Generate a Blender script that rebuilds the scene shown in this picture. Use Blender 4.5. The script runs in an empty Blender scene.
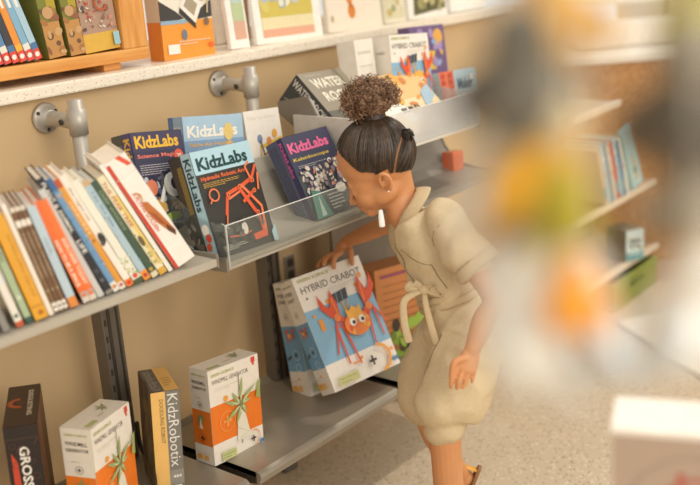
import bpy, bmesh, math, random
from mathutils import Vector, Matrix, noise
random.seed(7)
S = bpy.context.scene
COL = S.collection
# ------------------------------------------------------------------ camera
cam = bpy.data.cameras.new('camera')
camo = bpy.data.objects.new('camera', cam); COL.objects.link(camo)
R = ((0.627701, -0.257914, 0.734487), (-0.775453, -0.124393, 0.619031), (-0.068291, -0.958127, -0.278082))
camo.matrix_world = Matrix(((R[0][0], -R[0][1], -R[0][2], 0), (R[1][0], -R[1][1], -R[1][2], 0),
                            (R[2][0], -R[2][1], -R[2][2], 1.4), (0, 0, 0, 1)))
cam.sensor_width = 36; cam.lens = 36*1018/700
cam.clip_start = 0.02
cam.dof.use_dof = True; cam.dof.focus_distance = 2.3; cam.dof.aperture_fstop = 1.75
S.camera = camo
# ------------------------------------------------------------------ light
w = bpy.data.worlds.new('sky'); S.world = w; w.use_nodes = True
bg = w.node_tree.nodes['Background']; bg.inputs[0].default_value = (1.0, .955, .885, 1); bg.inputs[1].default_value = .92
def area(name, loc, target, size, power, color, sy=None):
    l = bpy.data.lights.new(name, 'AREA'); l.energy = power; l.color = color; l.size = size
    if sy: l.shape = 'RECTANGLE'; l.size_y = sy
    o = bpy.data.objects.new(name, l); COL.objects.link(o); o.location = loc
    o.rotation_euler = (Vector(target)-Vector(loc)).to_track_quat('-Z', 'Y').to_euler()
    return o
area('front_fill_light', (.7, -1.9, 2.4), (1.6, 1.7, .5), 2.2, 72, (1, .92, .80))  # unseen fill light added behind the camera to lift the lower wall
sun = bpy.data.lights.new('sun', 'SUN'); sun.energy = .9; sun.angle = .05; sun.color = (1, .92, .80)
so = bpy.data.objects.new('sun', sun); COL.objects.link(so)
so.rotation_euler = Vector((-.50, .22, -.84)).to_track_quat('-Z', 'Y').to_euler()
vs = S.view_settings
vs.view_transform = 'Standard'; vs.look = 'None'; vs.gamma = 1; vs.exposure = 0.05; vs.use_curve_mapping = False
S.display_settings.display_device = 'sRGB'

# ------------------------------------------------------------------ materials
def lin(h):
    if isinstance(h, str):
        h = h.lstrip('#'); c = [int(h[i:i+2], 16)/255 for i in (0, 2, 4)]
    else: c = h
    return tuple(x/12.92 if x <= .04045 else ((x+.055)/1.055)**2.4 for x in c)
MC = {}
def mat(h, rough=.5, metal=0, var=.06, scale=40, bump=0, sss=0, key=None, trans=0, coat=0):
    k = (h, rough, metal, var, scale, bump, sss, trans, coat)
    if k in MC: return MC[k]
    m = bpy.data.materials.new('paint_'+str(h).strip('#')); m.use_nodes = True
    nt = m.node_tree; b = nt.nodes['Principled BSDF']; c = lin(h)
    tc = nt.nodes.new('ShaderNodeTexCoord'); n = nt.nodes.new('ShaderNodeTexNoise'); n.inputs['Scale'].default_value = scale
    n.inputs['Detail'].default_value = 4
    nt.links.new(tc.outputs['Object'], n.inputs['Vector'])
    r = nt.nodes.new('ShaderNodeValToRGB')
    r.color_ramp.elements[0].position = .3; r.color_ramp.elements[1].position = .7
    r.color_ramp.elements[0].color = tuple(max(0, x*(1-var)) for x in c)+(1,)
    r.color_ramp.elements[1].color = tuple(min(1, x*(1+var)) for x in c)+(1,)
    nt.links.new(n.outputs['Fac'], r.inputs['Fac']); nt.links.new(r.outputs['Color'], b.inputs['Base Color'])
    b.inputs['Roughness'].default_value = rough; b.inputs['Metallic'].default_value = metal
    if coat: b.inputs['Coat Weight'].default_value = coat; b.inputs['Coat Roughness'].default_value = .15
    if sss:
        b.inputs['Subsurface Weight'].default_value = sss; b.inputs['Subsurface Radius'].default_value = (.01, .004, .002)
        b.inputs['Subsurface Scale'].default_value = 1
    if bump:
        bn = nt.nodes.new('ShaderNodeBump'); bn.inputs['Strength'].default_value = bump; bn.inputs['Distance'].default_value = .002
        nt.links.new(n.outputs['Fac'], bn.inputs['Height']); nt.links.new(bn.outputs['Normal'], b.inputs['Normal'])
    MC[k] = m; return m
def speckle(name, base, dark, light, scale, rough=.35, dens=.25, big=None):
    m = bpy.data.materials.new(name); m.use_nodes = True; nt = m.node_tree; b = nt.nodes['Principled BSDF']
    tc = nt.nodes.new('ShaderNodeTexCoord'); v = nt.nodes.new('ShaderNodeTexVoronoi'); v.inputs['Scale'].default_value = scale
    nt.links.new(tc.outputs['Object'], v.inputs['Vector'])
    sep = nt.nodes.new('ShaderNodeSeparateColor'); nt.links.new(v.outputs['Color'], sep.inputs[0])
    r = nt.nodes.new('ShaderNodeValToRGB'); e = r.color_ramp.elements; r.color_ramp.interpolation = 'CONSTANT'
    e[0].position = 0; e[0].color = (*lin(dark), 1); e[1].position = dens*.5; e[1].color = (*lin(base), 1)
    x = e.new(1-dens*.5); x.color = (*lin(light), 1)
    nt.links.new(sep.outputs[0], r.inputs['Fac'])
    # chips only near the cell centre
    lt = nt.nodes.new('ShaderNodeMath'); lt.operation = 'LESS_THAN'; lt.inputs[1].default_value = .42
    nt.links.new(v.outputs['Distance'], lt.inputs[0])
    n = nt.nodes.new('ShaderNodeTexNoise'); n.inputs['Scale'].default_value = 3; nt.links.new(tc.outputs['Object'], n.inputs['Vector'])
    r2 = nt.nodes.new('ShaderNodeValToRGB'); c = lin(base)
    r2.color_ramp.elements[0].color = tuple(q*.9 for q in c)+(1,); r2.color_ramp.elements[1].color = tuple(min(1, q*1.1) for q in c)+(1,)
    nt.links.new(n.outputs['Fac'], r2.inputs['Fac'])
    mx = nt.nodes.new('ShaderNodeMix'); mx.data_type = 'RGBA'
    nt.links.new(lt.outputs[0], mx.inputs[0]); nt.links.new(r2.outputs['Color'], mx.inputs[6]); nt.links.new(r.outputs['Color'], mx.inputs[7])
    nt.links.new(mx.outputs[2], b.inputs['Base Color']); b.inputs['Roughness'].default_value = rough
    return m
def wood(name, c1, c2, scale=6, rough=.4, stretch=(1, 12, 12)):
    m = bpy.data.materials.new(name); m.use_nodes = True; nt = m.node_tree; b = nt.nodes['Principled BSDF']
    tc = nt.nodes.new('ShaderNodeTexCoord'); mp = nt.nodes.new('ShaderNodeMapping'); mp.inputs['Scale'].default_value = stretch
    n = nt.nodes.new('ShaderNodeTexNoise'); n.inputs['Scale'].default_value = scale; n.inputs['Detail'].default_value = 6
    nt.links.new(tc.outputs['Object'], mp.inputs[0]); nt.links.new(mp.outputs[0], n.inputs['Vector'])
    r = nt.nodes.new('ShaderNodeValToRGB'); r.color_ramp.elements[0].position = .35; r.color_ramp.elements[1].position = .65
    r.color_ramp.elements[0].color = (*lin(c1), 1); r.color_ramp.elements[1].color = (*lin(c2), 1)
    nt.links.new(n.outputs['Fac'], r.inputs['Fac']); nt.links.new(r.outputs['Color'], b.inputs['Base Color'])
    b.inputs['Roughness'].default_value = rough; return m
def clear(name, tint, op=.12, rough=.05):
    m = bpy.data.materials.new(name); m.use_nodes = True; nt = m.node_tree
    for n in list(nt.nodes): nt.nodes.remove(n)
    o = nt.nodes.new('ShaderNodeOutputMaterial'); t = nt.nodes.new('ShaderNodeBsdfTransparent'); t.inputs[0].default_value = (.96, .97, .96, 1)
    g = nt.nodes.new('ShaderNodeBsdfGlossy'); g.inputs['Roughness'].default_value = rough
    d = nt.nodes.new('ShaderNodeBsdfDiffuse'); d.inputs[0].default_value = (*lin(tint), 1)
    f = nt.nodes.new('ShaderNodeFresnel'); f.inputs[0].default_value = 1.22
    a = nt.nodes.new('ShaderNodeMixShader'); a.inputs[0].default_value = op
    nt.links.new(t.outputs[0], a.inputs[1]); nt.links.new(d.outputs[0], a.inputs[2])
    c = nt.nodes.new('ShaderNodeMixShader'); nt.links.new(f.outputs[0], c.inputs[0]); nt.links.new(a.outputs[0], c.inputs[1]); nt.links.new(g.outputs[0], c.inputs[2])
    nt.links.new(c.outputs[0], o.inputs[0]); return m

# ------------------------------------------------------------------ mesh helpers
class MB:
    def __init__(s): s.v = []; s.f = []; s.mi = []; s.ms = []; s.sm = []
    def m(s, mt):
        if mt not in s.ms: s.ms.append(mt)
        return s.ms.index(mt)
    def add(s, vs, fs, mt, smooth=False, M=None):
        o = len(s.v); s.v += [tuple(M @ Vector(v)) if M else tuple(v) for v in vs]
        i = s.m(mt)
        for f in fs: s.f.append([o+k for k in f]); s.mi.append(i); s.sm.append(smooth)
    def box(s, a, b, mt, M=None, bev=0):
        bm = bmesh.new(); bmesh.ops.create_cube(bm, size=1)
        for v in bm.verts:
            v.co = Vector(((a[i]+b[i])/2+v.co[i]*(b[i]-a[i]) for i in range(3)))
        if bev: bmesh.ops.bevel(bm, geom=bm.edges[:], offset=bev, segments=2, affect='EDGES', profile=.6)
        bm.verts.index_update()
        s.add([v.co.copy() for v in bm.verts], [[v.index for v in f.verts] for f in bm.faces], mt, False, M); bm.free()
    def tube(s, pts, rads, mt, n=12, axis=None, cap=True, sub=6, smooth=True, closed=False):
        P = [Vector(p) for p in pts]
        rr = [(r, r) if not isinstance(r, tuple) else r for r in (rads if isinstance(rads, (list,)) else [rads]*len(P))]
        Q = []; RR = []
        if sub > 1 and len(P) > 1:
            for i in range(len(P)-1):
                p0 = P[max(i-1, 0)]; p1 = P[i]; p2 = P[i+1]; p3 = P[min(i+2, len(P)-1)]
                for k in range(sub):
                    t = k/sub
                    Q.append(.5*((2*p1)+(p2-p0)*t+(2*p0-5*p1+4*p2-p3)*t*t+(3*p1-p0-3*p2+p3)*t**3))
                    tt = t*t*(3-2*t); RR.append(tuple(rr[i][j]*(1-tt)+rr[i+1][j]*tt for j in (0, 1)))
            Q.append(P[-1]); RR.append(rr[-1])
        else: Q = P; RR = rr
        if cap:   # rounded ends
            t0 = (Q[1]-Q[0]).normalized(); t1 = (Q[-1]-Q[-2]).normalized()
            a0, b0 = RR[0]; a1, b1 = RR[-1]; m0 = min(a0, b0); m1 = min(a1, b1)
            pre = [(Q[0]-t0*m0*math.sin(x), (a0*math.cos(x), b0*math.cos(x))) for x in (1.5, 1.1, .6)]
            post = [(Q[-1]+t1*m1*math.sin(x), (a1*math.cos(x), b1*math.cos(x))) for x in (.6, 1.1, 1.5)]
            Q = [p for p, _ in pre]+Q+[p for p, _ in post]; RR = [r for _, r in pre]+RR+[r for _, r in post]
        ax = Vector(axis) if axis else None; A = None; vs = []
        for i, q in enumerate(Q):
            T = (Q[min(i+1, len(Q)-1)]-Q[max(i-1, 0)]).normalized()
            if ax is not None: a = ax
            elif A is None: a = Vector((0, 0, 1)) if abs(T.z) < .9 else Vector((1, 0, 0))
            else: a = A
            A = (a-T*a.dot(T)).normalized(); B = T.cross(A)
            for k in range(n):
                th = 2*math.pi*k/n; vs.append(q+A*RR[i][0]*math.cos(th)+B*RR[i][1]*math.sin(th))
        fs = []
        for i in range(len(Q)-1):
            for k in range(n): fs.append((i*n+k, i*n+(k+1) % n, (i+1)*n+(k+1) % n, (i+1)*n+k))
        fs.append(tuple(range(n))[::-1]); fs.append(tuple((len(Q)-1)*n+k for k in range(n)))
        s.add(vs, fs, mt, smooth)
    def ell(s, c, r, mt, M=None, seg=16, rings=10, smooth=True):
        vs = [(0, 0, 1)]; 
        for i in range(1, rings):
            ph = math.pi*i/rings
            for k in range(seg):
                th = 2*math.pi*k/seg; vs.append((math.sin(ph)*math.cos(th), math.sin(ph)*math.sin(th), math.cos(ph)))
        vs.append((0, 0, -1)); fs = []
        for k in range(seg): fs.append((0, 1+k, 1+(k+1) % seg))
        for i in range(rings-2):
            for k in range(seg):
                a = 1+i*seg+k; b = 1+i*seg+(k+1) % seg; fs.append((a, a+seg, b+seg, b))
        L = len(vs)-1
        for k in range(seg): fs.append((L, L-seg+(k+1) % seg, L-seg+k))
        r = r if isinstance(r, (tuple, list)) else (r, r, r)
        s.add([Vector((c[0]+v[0]*r[0], c[1]+v[1]*r[1], c[2]+v[2]*r[2])) for v in vs], fs, mt, smooth, M)
    def prism(s, prof, x0, x1, mt, smooth=False, ax=0):
        n = len(prof); mk = (lambda x, p: (x, p[0], p[1])) if ax == 0 else (lambda x, p: (p[0], p[1], x))
        vs = [mk(x0, p) for p in prof]+[mk(x1, p) for p in prof]
        fs = [(i, (i+1) % n, n+(i+1) % n, n+i) for i in range(n)]+[tuple(range(n))[::-1], tuple(range(n, 2*n))]
        s.add(vs, fs, mt, smooth)
    def lathe(s, prof, mt, M, n=28):
        vs = []; fs = []
        for r, z in prof:
            for k in range(n): vs.append((r*math.cos(2*math.pi*k/n), r*math.sin(2*math.pi*k/n), z))
        for i in range(len(prof)-1):
            for k in range(n): fs.append((i*n+k, i*n+(k+1) % n, (i+1)*n+(k+1) % n, (i+1)*n+k))
        fs.append(tuple(range(n))[::-1]); fs.append(tuple((len(prof)-1)*n+k for k in range(n)))
        s.add(vs, fs, mt, True, M)
    def mesh(s, name):
        me = bpy.data.meshes.new(name); me.from_pydata([tuple(v) for v in s.v], [], s.f)
        for m in s.ms: me.materials.append(m)
        me.polygons.foreach_set('material_index', s.mi); me.polygons.foreach_set('use_smooth', s.sm); me.update(); return me
    def build(s, name, parent=None, M=None, fix=True):
        me = s.mesh(name)
        if fix:
            bm = bmesh.new(); bm.from_mesh(me); bmesh.ops.recalc_face_normals(bm, faces=bm.faces[:]); bm.to_mesh(me); bm.free()
        o = bpy.data.objects.new(name, me); COL.objects.link(o)
        if parent: o.parent = parent
        if M is not None: o.matrix_basis = M
        return o
def tag(o, label=None, cat=None, group=None, kind=None):
    if label: o['label'] = label
    if cat: o['category'] = cat
    if group: o['group'] = group
    if kind: o['kind'] = kind
    return o
def empty(name, loc, label, cat, group=None, M=None):
    o = bpy.data.objects.new(name, None); COL.objects.link(o); o.empty_display_size = .05
    if M is not None: o.matrix_basis = M
    else: o.location = loc
    return tag(o, label, cat, group)
def fuse(mb, name, mt, voxel, it=4, parent=None, fac=.6, disp=None):
    me = mb.mesh('t'); o = bpy.data.objects.new('t', me); COL.objects.link(o)
    r = o.modifiers.new('r', 'REMESH'); r.mode = 'VOXEL'; r.voxel_size = voxel
    sm = o.modifiers.new('s', 'SMOOTH'); sm.iterations = it; sm.factor = fac
    dg = bpy.context.evaluated_depsgraph_get(); dg.update()
    nm = bpy.data.meshes.new_from_object(o.evaluated_get(dg)); bpy.data.objects.remove(o)
    nm.name = name; nm.materials.clear(); nm.materials.append(mt)
    if disp:
        nm.update(); vn = [v.normal.copy() for v in nm.vertices]
        for v, n_ in zip(nm.vertices, vn): v.co += n_*disp(v.co)
    nm.polygons.foreach_set('use_smooth', [True]*len(nm.polygons)); nm.update()
    ob = bpy.data.objects.new(name, nm); COL.objects.link(ob)
    if parent: ob.parent = parent
    return ob
def pose(x, y, z, yaw=0, lean=0, roll=0):
    return Matrix.Translation((x, y, z)) @ Matrix.Rotation(yaw, 4, 'Z') @ Matrix.Rotation(lean, 4, 'X') @ Matrix.Rotation(roll, 4, 'Y')

# ------------------------------------------------------------------ flat print on faces
TC = {}
def glyphs(s, bold):
    if (s, bold) in TC: return TC[(s, bold)]
    cu = bpy.data.curves.new('t', 'FONT'); cu.body = s; cu.offset = bold; cu.resolution_u = 2
    o = bpy.data.objects.new('t', cu); COL.objects.link(o)
    dg = bpy.context.evaluated_depsgraph_get(); dg.update()
    me = bpy.data.meshes.new_from_object(o.evaluated_get(dg))
    V = [(v.co.x, v.co.y) for v in me.vertices]; Fc = [tuple(p.vertices) for p in me.polygons]
    bpy.data.objects.remove(o); bpy.data.meshes.remove(me); bpy.data.curves.remove(cu)
    x0 = min(v[0] for v in V); x1 = max(v[0] for v in V); y0 = min(v[1] for v in V); y1 = max(v[1] for v in V)
    V = [((x-x0)/(x1-x0), (y-y0)/(y1-y0)) for x, y in V]
    TC[(s, bold)] = (V, Fc, (x1-x0)/(y1-y0)); return TC[(s, bold)]
FC = {}
def fade(h, k=.05):
    if (h, k) not in FC:
        c = [int(h[1+2*i:3+2*i], 16) for i in range(3)]; g = (168, 150, 126)
        FC[(h, k)] = '#%02x%02x%02x' % tuple(int(c[i]*(1-k)+g[i]*k) for i in range(3))
    return FC[(h, k)]
class Art:
    """2D print: frame(u,v,h) -> 3D, W x H the face size"""
    def __init__(s, frame, W, H): s.fr = frame; s.W = W; s.H = H; s.mb = MB(); s.L = 1
    def raw(s, V, Fc, col, lift=None, coat=0):
        if lift is None: s.L += 1; h = .00022*s.L
        else: h = lift
        s.mb.add([s.fr(u*s.W, v*s.H, h) for u, v in V], Fc, mat(fade(col), .42, 0, .03, 60) if isinstance(col, str) else col)
    def rect(s, a, b, c, d, col): s.raw([(a, b), (c, b), (c, d), (a, d)], [(0, 1, 2, 3)], col)
    def poly(s, pts, col): s.raw(pts, [tuple(range(len(pts)))], col)
    def disc(s, u, v, r, col, ry=None, rot=0, n=16):
        a = s.W/s.H; ry = ry or r; c, d = math.cos(rot), math.sin(rot)
        P = []
        for k in range(n):
            x = r*math.cos(k*2*math.pi/n); y = ry*math.sin(k*2*math.pi/n)
            P.append((u+x*c-y*d, v+(x*d+y*c)*a))
        s.poly(P, col)
    def ring(s, u, v, r, t, col, a0=0, a1=6.2832, n=24):
        a = s.W/s.H; V = []
        for k in range(n+1):
            th = a0+(a1-a0)*k/n
            for q in (r-t/2, r+t/2): V.append((u+q*math.cos(th), v+q*math.sin(th)*a))
        s.raw(V, [(2*k, 2*k+1, 2*k+3, 2*k+2) for k in range(n)], col)
    def line(s, pts, t, col, t1=None):
        a = s.W/s.H; t1 = t if t1 is None else t1; n = len(pts)
        V = []; 
        for i, (x, y) in enumerate(pts):
            x0, y0 = pts[max(i-1, 0)]; x1, y1 = pts[min(i+1, n-1)]
            dx, dy = x1-x0, (y1-y0)/a; L = math.hypot(dx, dy) or 1
            w_ = (t+(t1-t)*i/(n-1))/2; nx, ny = -dy/L*w_, dx/L*w_
            V += [(x+nx, y+ny*a), (x-nx, y-ny*a)]
        s.raw(V, [(2*i, 2*i+1, 2*i+3, 2*i+2) for i in range(n-1)], col)
    def text(s, t, u, v, wid, col, hgt=None, bold=.0, rot=0, shadow=None):
        """u,v lower left (fraction), wid fraction of W, hgt fraction of H"""
        V, Fc, asp = glyphs(t, bold)
        Wm = wid*s.W; Hm = (hgt*s.H) if hgt else Wm/asp; c, d = math.cos(rot), math.sin(rot)
        P = [((x*Wm*c-y*Hm*d)/s.W+u, (x*Wm*d+y*Hm*c)/s.H+v) for x, y in V]
        s.raw(P, Fc, col)
    def small(s, u, v, wid, rows, gap, col, th=.006):
        rd = random.Random(int(u*999+v*77))
        for i in range(rows):
            x = u; end = u+wid*(1 if i < rows-1 else .6)
            Vq = []; Fq = []
            while x < end:
                l = rd.uniform(.02, .06); e = min(end, x+l); k = len(Vq); y = v-i*gap
                Vq += [(x, y), (e, y), (e, y+th), (x, y+th)]; Fq.append((k, k+1, k+2, k+3)); x = e+.012
            s.raw(Vq, Fq, col)
    def scatter(s, a, b, c, d, n, cols, r0, r1, seed=0):
        rd = random.Random(seed+n)
        for i in range(n):
            s.disc(rd.uniform(a, c), rd.uniform(b, d), rd.uniform(r0, r1), rd.choice(cols), rd.uniform(r0, r1), rd.uniform(0, 3), 9)
            s.L -= .8
    def done(s, name, parent): 
        if not s.mb.f: return None
        return s.mb.build(name, parent, fix=False)
def faces(w_, d, h):
    e = .0002
    return dict(front=(lambda u, v, k: (u, -e-k, v), w_, h), left=(lambda u, v, k: (-e-k, d-u, v), d, h),
                top=(lambda u, v, k: (u, v, h+e+k), w_, d), right=(lambda u, v, k: (w_+e+k, u, v), d, h))
def carton(name, label, cat, p, cols, art, group=None, bev=.0012, gloss=.4):
    """p = x,y,z,yaw,lean,roll,w,h,d ; cols = body colour ; art = {face: fn(Art)}"""
    w_, h, d = p[6:9]
    M = pose(*p[:6]); mb = MB(); mb.box((0, 0, 0), (w_, d, h), mat(fade(cols), gloss, 0, .05, 30), None, bev)
    o = mb.build(name, None, M); tag(o, label, cat, group)
    F = faces(w_, d, h)
    for k, fn in art.items():
        a = Art(*F[k]); fn(a); a.done({'front': 'front_print', 'left': 'side_print', 'top': 'top_print', 'right': 'edge_print'}[k], o)
    return o

# ================================================================== STRUCTURE
def struct(name, mb): o = mb.build(name); o['kind'] = 'structure'; return o
FLOOR = speckle('terrazzo', '#c8b69c', '#a18f76', '#d9cdb8', 110, .4, .4)
WALL = mat('#d2b488', .7, 0, .02, 5, .05)
mb = MB(); mb.box((-3, -4, -.1), (9, 4, 0), FLOOR); struct('floor', mb)
mb = MB(); mb.box((-3, 1.96, 0), (3.65, 2.35, 1.128), WALL)
mb.box((-3, 1.96, 1.128), (.3, 2.35, 3), WALL); mb.box((-3, 1.96, 2.6), (3.3, 2.35, 3), WALL); struct('wall_left', mb)
SILL = speckle('sill_stone', '#efe3cf', '#cdb99b', '#fff8ea', 220, .3, .3)
mb = MB(); mb.box((-3, 1.925, 1.130), (3.3, 2.30, 1.158), SILL, None, .004); struct('trim_1', mb)
# window with bright daylight behind
WF = mat('#efe6d8', .5); WB = mat('#b08e6c', .55)
mb = MB()
for x in (.3, 2.36, 3.24):
    mb.box((x, 2.20, 1.158), (x+.045, 2.26, 2.6), WF, None, .003)
mb.box((.3, 2.20, 1.158), (3.3, 2.26, 1.19), WF, None, .003); mb.box((.3, 2.20, 2.55), (3.3, 2.26, 2.6), WF, None, .003)
wn = struct('window_1', mb)
mb = MB(); mb.box((2.075, 2.13, 1.159), (2.15, 2.20, 2.6), WB, None, .004); mb.box((2.03, 2.15, 1.159), (2.07, 2.20, 2.6), WF, None, .004); mb.build('window_post', wn)
mb = MB(); mb.box((.33, 2.225, 1.18), (3.26, 2.23, 2.56), clear('window_glass', '#ffffff', .02)); mb.build('window_pane', wn)
# far wall and brown speckled counter
mb = MB(); mb.box((8.6, -4, 0), (8.8, 4, 3.2), mat('#e6d6bd', .8, 0, .03, 2)); struct('wall_back', mb)

def counter():
    e = empty('display_counter', (4.22, 1.53, 0), 'tall brown speckled counter with pale top beyond the child', 'counter')
    ang = math.atan2(-.77, .65); M = Matrix.Rotation(ang, 4, 'Z')
    mb = MB(); mb.box((-.70, 0, 0), (2.1, .7, .87), speckle('cork_brown', '#bb8850', '#96683a', '#d3a870', 130, .5, .8)); mb.build('counter_body', e, M)
    mb = MB(); mb.box((-.75, -.03, .87), (2.1, .72, .90), mat('#f0e6d6', .25, 0, .03), None, .006); mb.build('worktop', e, M)
    return e, ang
CE, CANG = counter()

# ================================================================== SHELVING
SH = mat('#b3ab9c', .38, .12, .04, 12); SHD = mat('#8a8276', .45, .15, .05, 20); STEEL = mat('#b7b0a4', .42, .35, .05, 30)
EDG_HI = mat('#f4f4ee', .3, 0, .02)  # near-white colour stands in for the highlight on the acrylic edges
DK = mat('#4c453c', .45, .5, .05, 20); CL = clear('clear_acrylic', '#e9efe9', .05); CLW = clear('frosted_acrylic', '#ffffff', .34, .2)
def scoop(label, x0, x1, zf, back=.16, flat=False, leftplate=False, lip=None, lipx=None, endclear=False, Yf=1.50, colr=SH):
    e = empty('display_shelf', (x0, Yf, zf), label, 'shelf', 'scoop shelves of the upper row')
    top = [(0, .020), (.06, .022), (.12, .030), (.155, .048), (.18, .078), (.20, .115), (.215, back)]
    if flat: top = [(0, .020), (.10, .021), (.20, .022), (.26, .030), (.29, .05), (.31, .08), (.315, back)]
    bot = [(y+.006, z-.006) for y, z in top]; bot[0] = (.012, .0); bot[1] = (.06, .012)
    prof = [(0, .004)]+top+[(top[-1][0]+.006, back)]+bot[::-1][1:]
    mb = MB(); mb.prism(prof, 0, x1-x0, colr); mb.build('shelf_tray', e)
    # curved side brackets
    side = [(0, 0), (.0, .03)]+[(y, z+.006) for y, z in top[1:]]+[(.24, back+.004), (.32, back-.01), (.32, .10), (.22, .035), (.12, -.004)]
    for a in (-.006, x1-x0+.001):
        mb = MB(); mb.prism(side, a, a+.005, SHD); mb.build('side_bracket', e)
    if leftplate:
        mb = MB(); mb.prism([(.0, .02), (.0, .05), (.06, .098), (.26, .100), (.26, .02)], -.016, -.008, mat('#d6d0c4', .45, .05)); mb.build('side_plate', e)
    if lip:
        a, b = lipx or (0, x1-x0)
        mb = MB(); mb.box((a, -.003, .012), (b, .0, .012+lip), CLW if endclear else CL, None, .0006)
        lp = mb.build('clear_lip', e)
        mb = MB(); mb.box((a, -.0034, .012+lip), (b, .0004, .0128+lip), EDG_HI); mb.box((a, -.0034, .012), (a+.0008, .0004, .012+lip), EDG_HI); mb.build('lip_edge_highlight', lp)
    if endclear:
        mb = MB(); mb.prism([(0, .02), (0, .095), (.24, .12), (.24, .06), (.15, .03)], x1-x0-.004, x1-x0-.001, CLW); mb.build('clear_end_panel', e)
    return e
scoop('upper left scoop shelf packed with leaning picture books', .60, 1.352, .786, back=.10, flat=True)
sB = scoop('middle scoop shelf with clear lip holding the robotic arm kit', 1.385, 1.885, .768, lip=.088)
e = empty('shelf_back_plate', (1.90, 1.80, .30), 'dark brown-grey steel back plate under the raised shelf', 'plate')
mb = MB(); mb.box((.16, .0, .0), (.56, .012, .56), mat('#74685a', .5, .1), None, .002); mb.build('plate', e)
# clear curved left end of middle shelf
mb = MB(); mb.prism([(.0, .02), (.0, .10), (.03, .098), (.09, .108), (.15, .145), (.19, .20), (.21, .15), (.16, .05), (.08, .025)], .004, .007, CL); mb.build('clear_end_panel', sB)
scoop('raised scoop shelf with frosted lip beside the child\'s hair bun', 1.915, 2.37, .900, back=.14, leftplate=True, lip=.088, endclear=True, colr=mat('#dcd7cc', .4, .05, .03, 12))
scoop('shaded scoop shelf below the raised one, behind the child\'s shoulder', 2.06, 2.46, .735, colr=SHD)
def low_shelf(label, x0, x1):
    e = empty('lower_shelf', (x0, 1.51, .28), label, 'shelf', 'flat shelves of the bottom row')
    prof = [(0.0, -.020), (-.004, -.012), (.0, -.004), (.008, 0), (.33, 0), (.345, .01), (.35, .01), (.35, -.01), (.012, -.014), (.012, -.03), (.004, -.03)]
    mb = MB(); mb.prism(prof, 0, x1-x0, mat('#9d9484', .3, .3, .05, 10)); mb.build('shelf_board', e)
    for a in (0, x1-x0-.004):
        mb = MB(); mb.prism([(.012, -.03), (.012, -.001), (.34, -.001), (.34, -.09), (.30, -.09)], a, a+.004, DK); mb.build('side_bracket', e)
    return e
low_shelf('bottom shelf at lower left holding the small windmill box', .55, 1.385)
low_shelf('bottom shelf in the middle under the crab robot boxes', 1.420, 1.945)
low_shelf('bottom shelf half hidden behind the child\'s legs', 1.98, 2.40)
def upright(x, label):
    e = empty('shelf_upright', (x, 1.84, 0), label, 'upright', 'steel uprights carrying the shelves')
    mb = MB(); mb.tube([(0, 0, .75), (0, 0, 1.128)], .0165, STEEL, 20, cap=False, sub=1); mb.build('pole', e)
    mb = MB(); mb.box((-.026, -.02, 0), (.026, .02, .78), mat('#6f685e', .4, .3), None, .003)
    mb.box((-.012, -.0215, .02), (-.004, -.019, .77), DK); mb.box((.012, -.0215, .02), (.018, -.019, .77), DK)
    for k in range(18): mb.box((-.021, -.0212, .06+k*.04), (-.016, -.0195, .075+k*.04), DK)
    mb.build('slotted_channel', e)
    mb = MB(); mb.tube([(0, 0, 1.052), (0, 0, 1.108)], .0205, STEEL, 20, cap=False, sub=1)
    mb.tube([(0, 0, 1.078), (0, .03, 1.080), (0, .06, 1.082), (0, .10, 1.083)], [.0205, .016, .0155, .019], STEEL, 18, cap=False)
    cl = mb.build('arm_clamp', e)
    mb = MB(); mb.lathe([(.0065, 0), (.0065, .003), (.003, .003), (.003, .001)], DK, Matrix.Translation((-.0165, .035, 1.080)) @ Matrix.Rotation(-math.pi/2, 4, 'Y') , 14); mb.build('screw', cl)
    mb = MB(); mb.lathe([(.034, 0), (.034, .006), (.031, .009), (.02, .010), (.018, .03)], STEEL, Matrix.Translation((0, .118, 1.083)) @ Matrix.Rotation(math.pi/2, 4, 'X')); fl = mb.build('wall_flange', e)
    mb = MB()
    for k in range(3):
        a = k*2.09+.5; mb.lathe([(.0045, 0), (.004, .002), (.0, .0022)], DK, Matrix.Translation((.026*math.cos(a), .109, 1.083+.026*math.sin(a))) @ Matrix.Rotation(math.pi/2, 4, 'X'), 10)
    mb.build('flange_screws', fl)
    mb = MB(); mb.tube([(.03, -.02, .36), (.03, -.022, .30), (.045, -.03, .268), (.09, -.05, .262)], .005, DK, 8); mb.build('shelf_hook', e)
upright(1.306, 'left steel upright with round wall flange under the sill')
upright(1.838, 'middle steel upright rising behind the crab robot boxes')
upright(2.40, 'right steel upright beyond the child\'s shoulder, mostly hidden')
# outlet
e = empty('wall_outlet', (2.043, 1.96, .518), 'small grey wall outlet beside the middle upright', 'outlet')
mb = MB(); mb.box((-.022, -.006, -.04), (.022, 0, .04), mat('#8f8474', .4), None, .003); mb.build('cover_plate', e)
for z in (-.018, .018):
    mb = MB(); mb.box((-.012, -.0075, z-.012), (.012, -.005, z+.012), mat('#4a4238', .5), None, .003); mb.build('socket', e)

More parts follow.
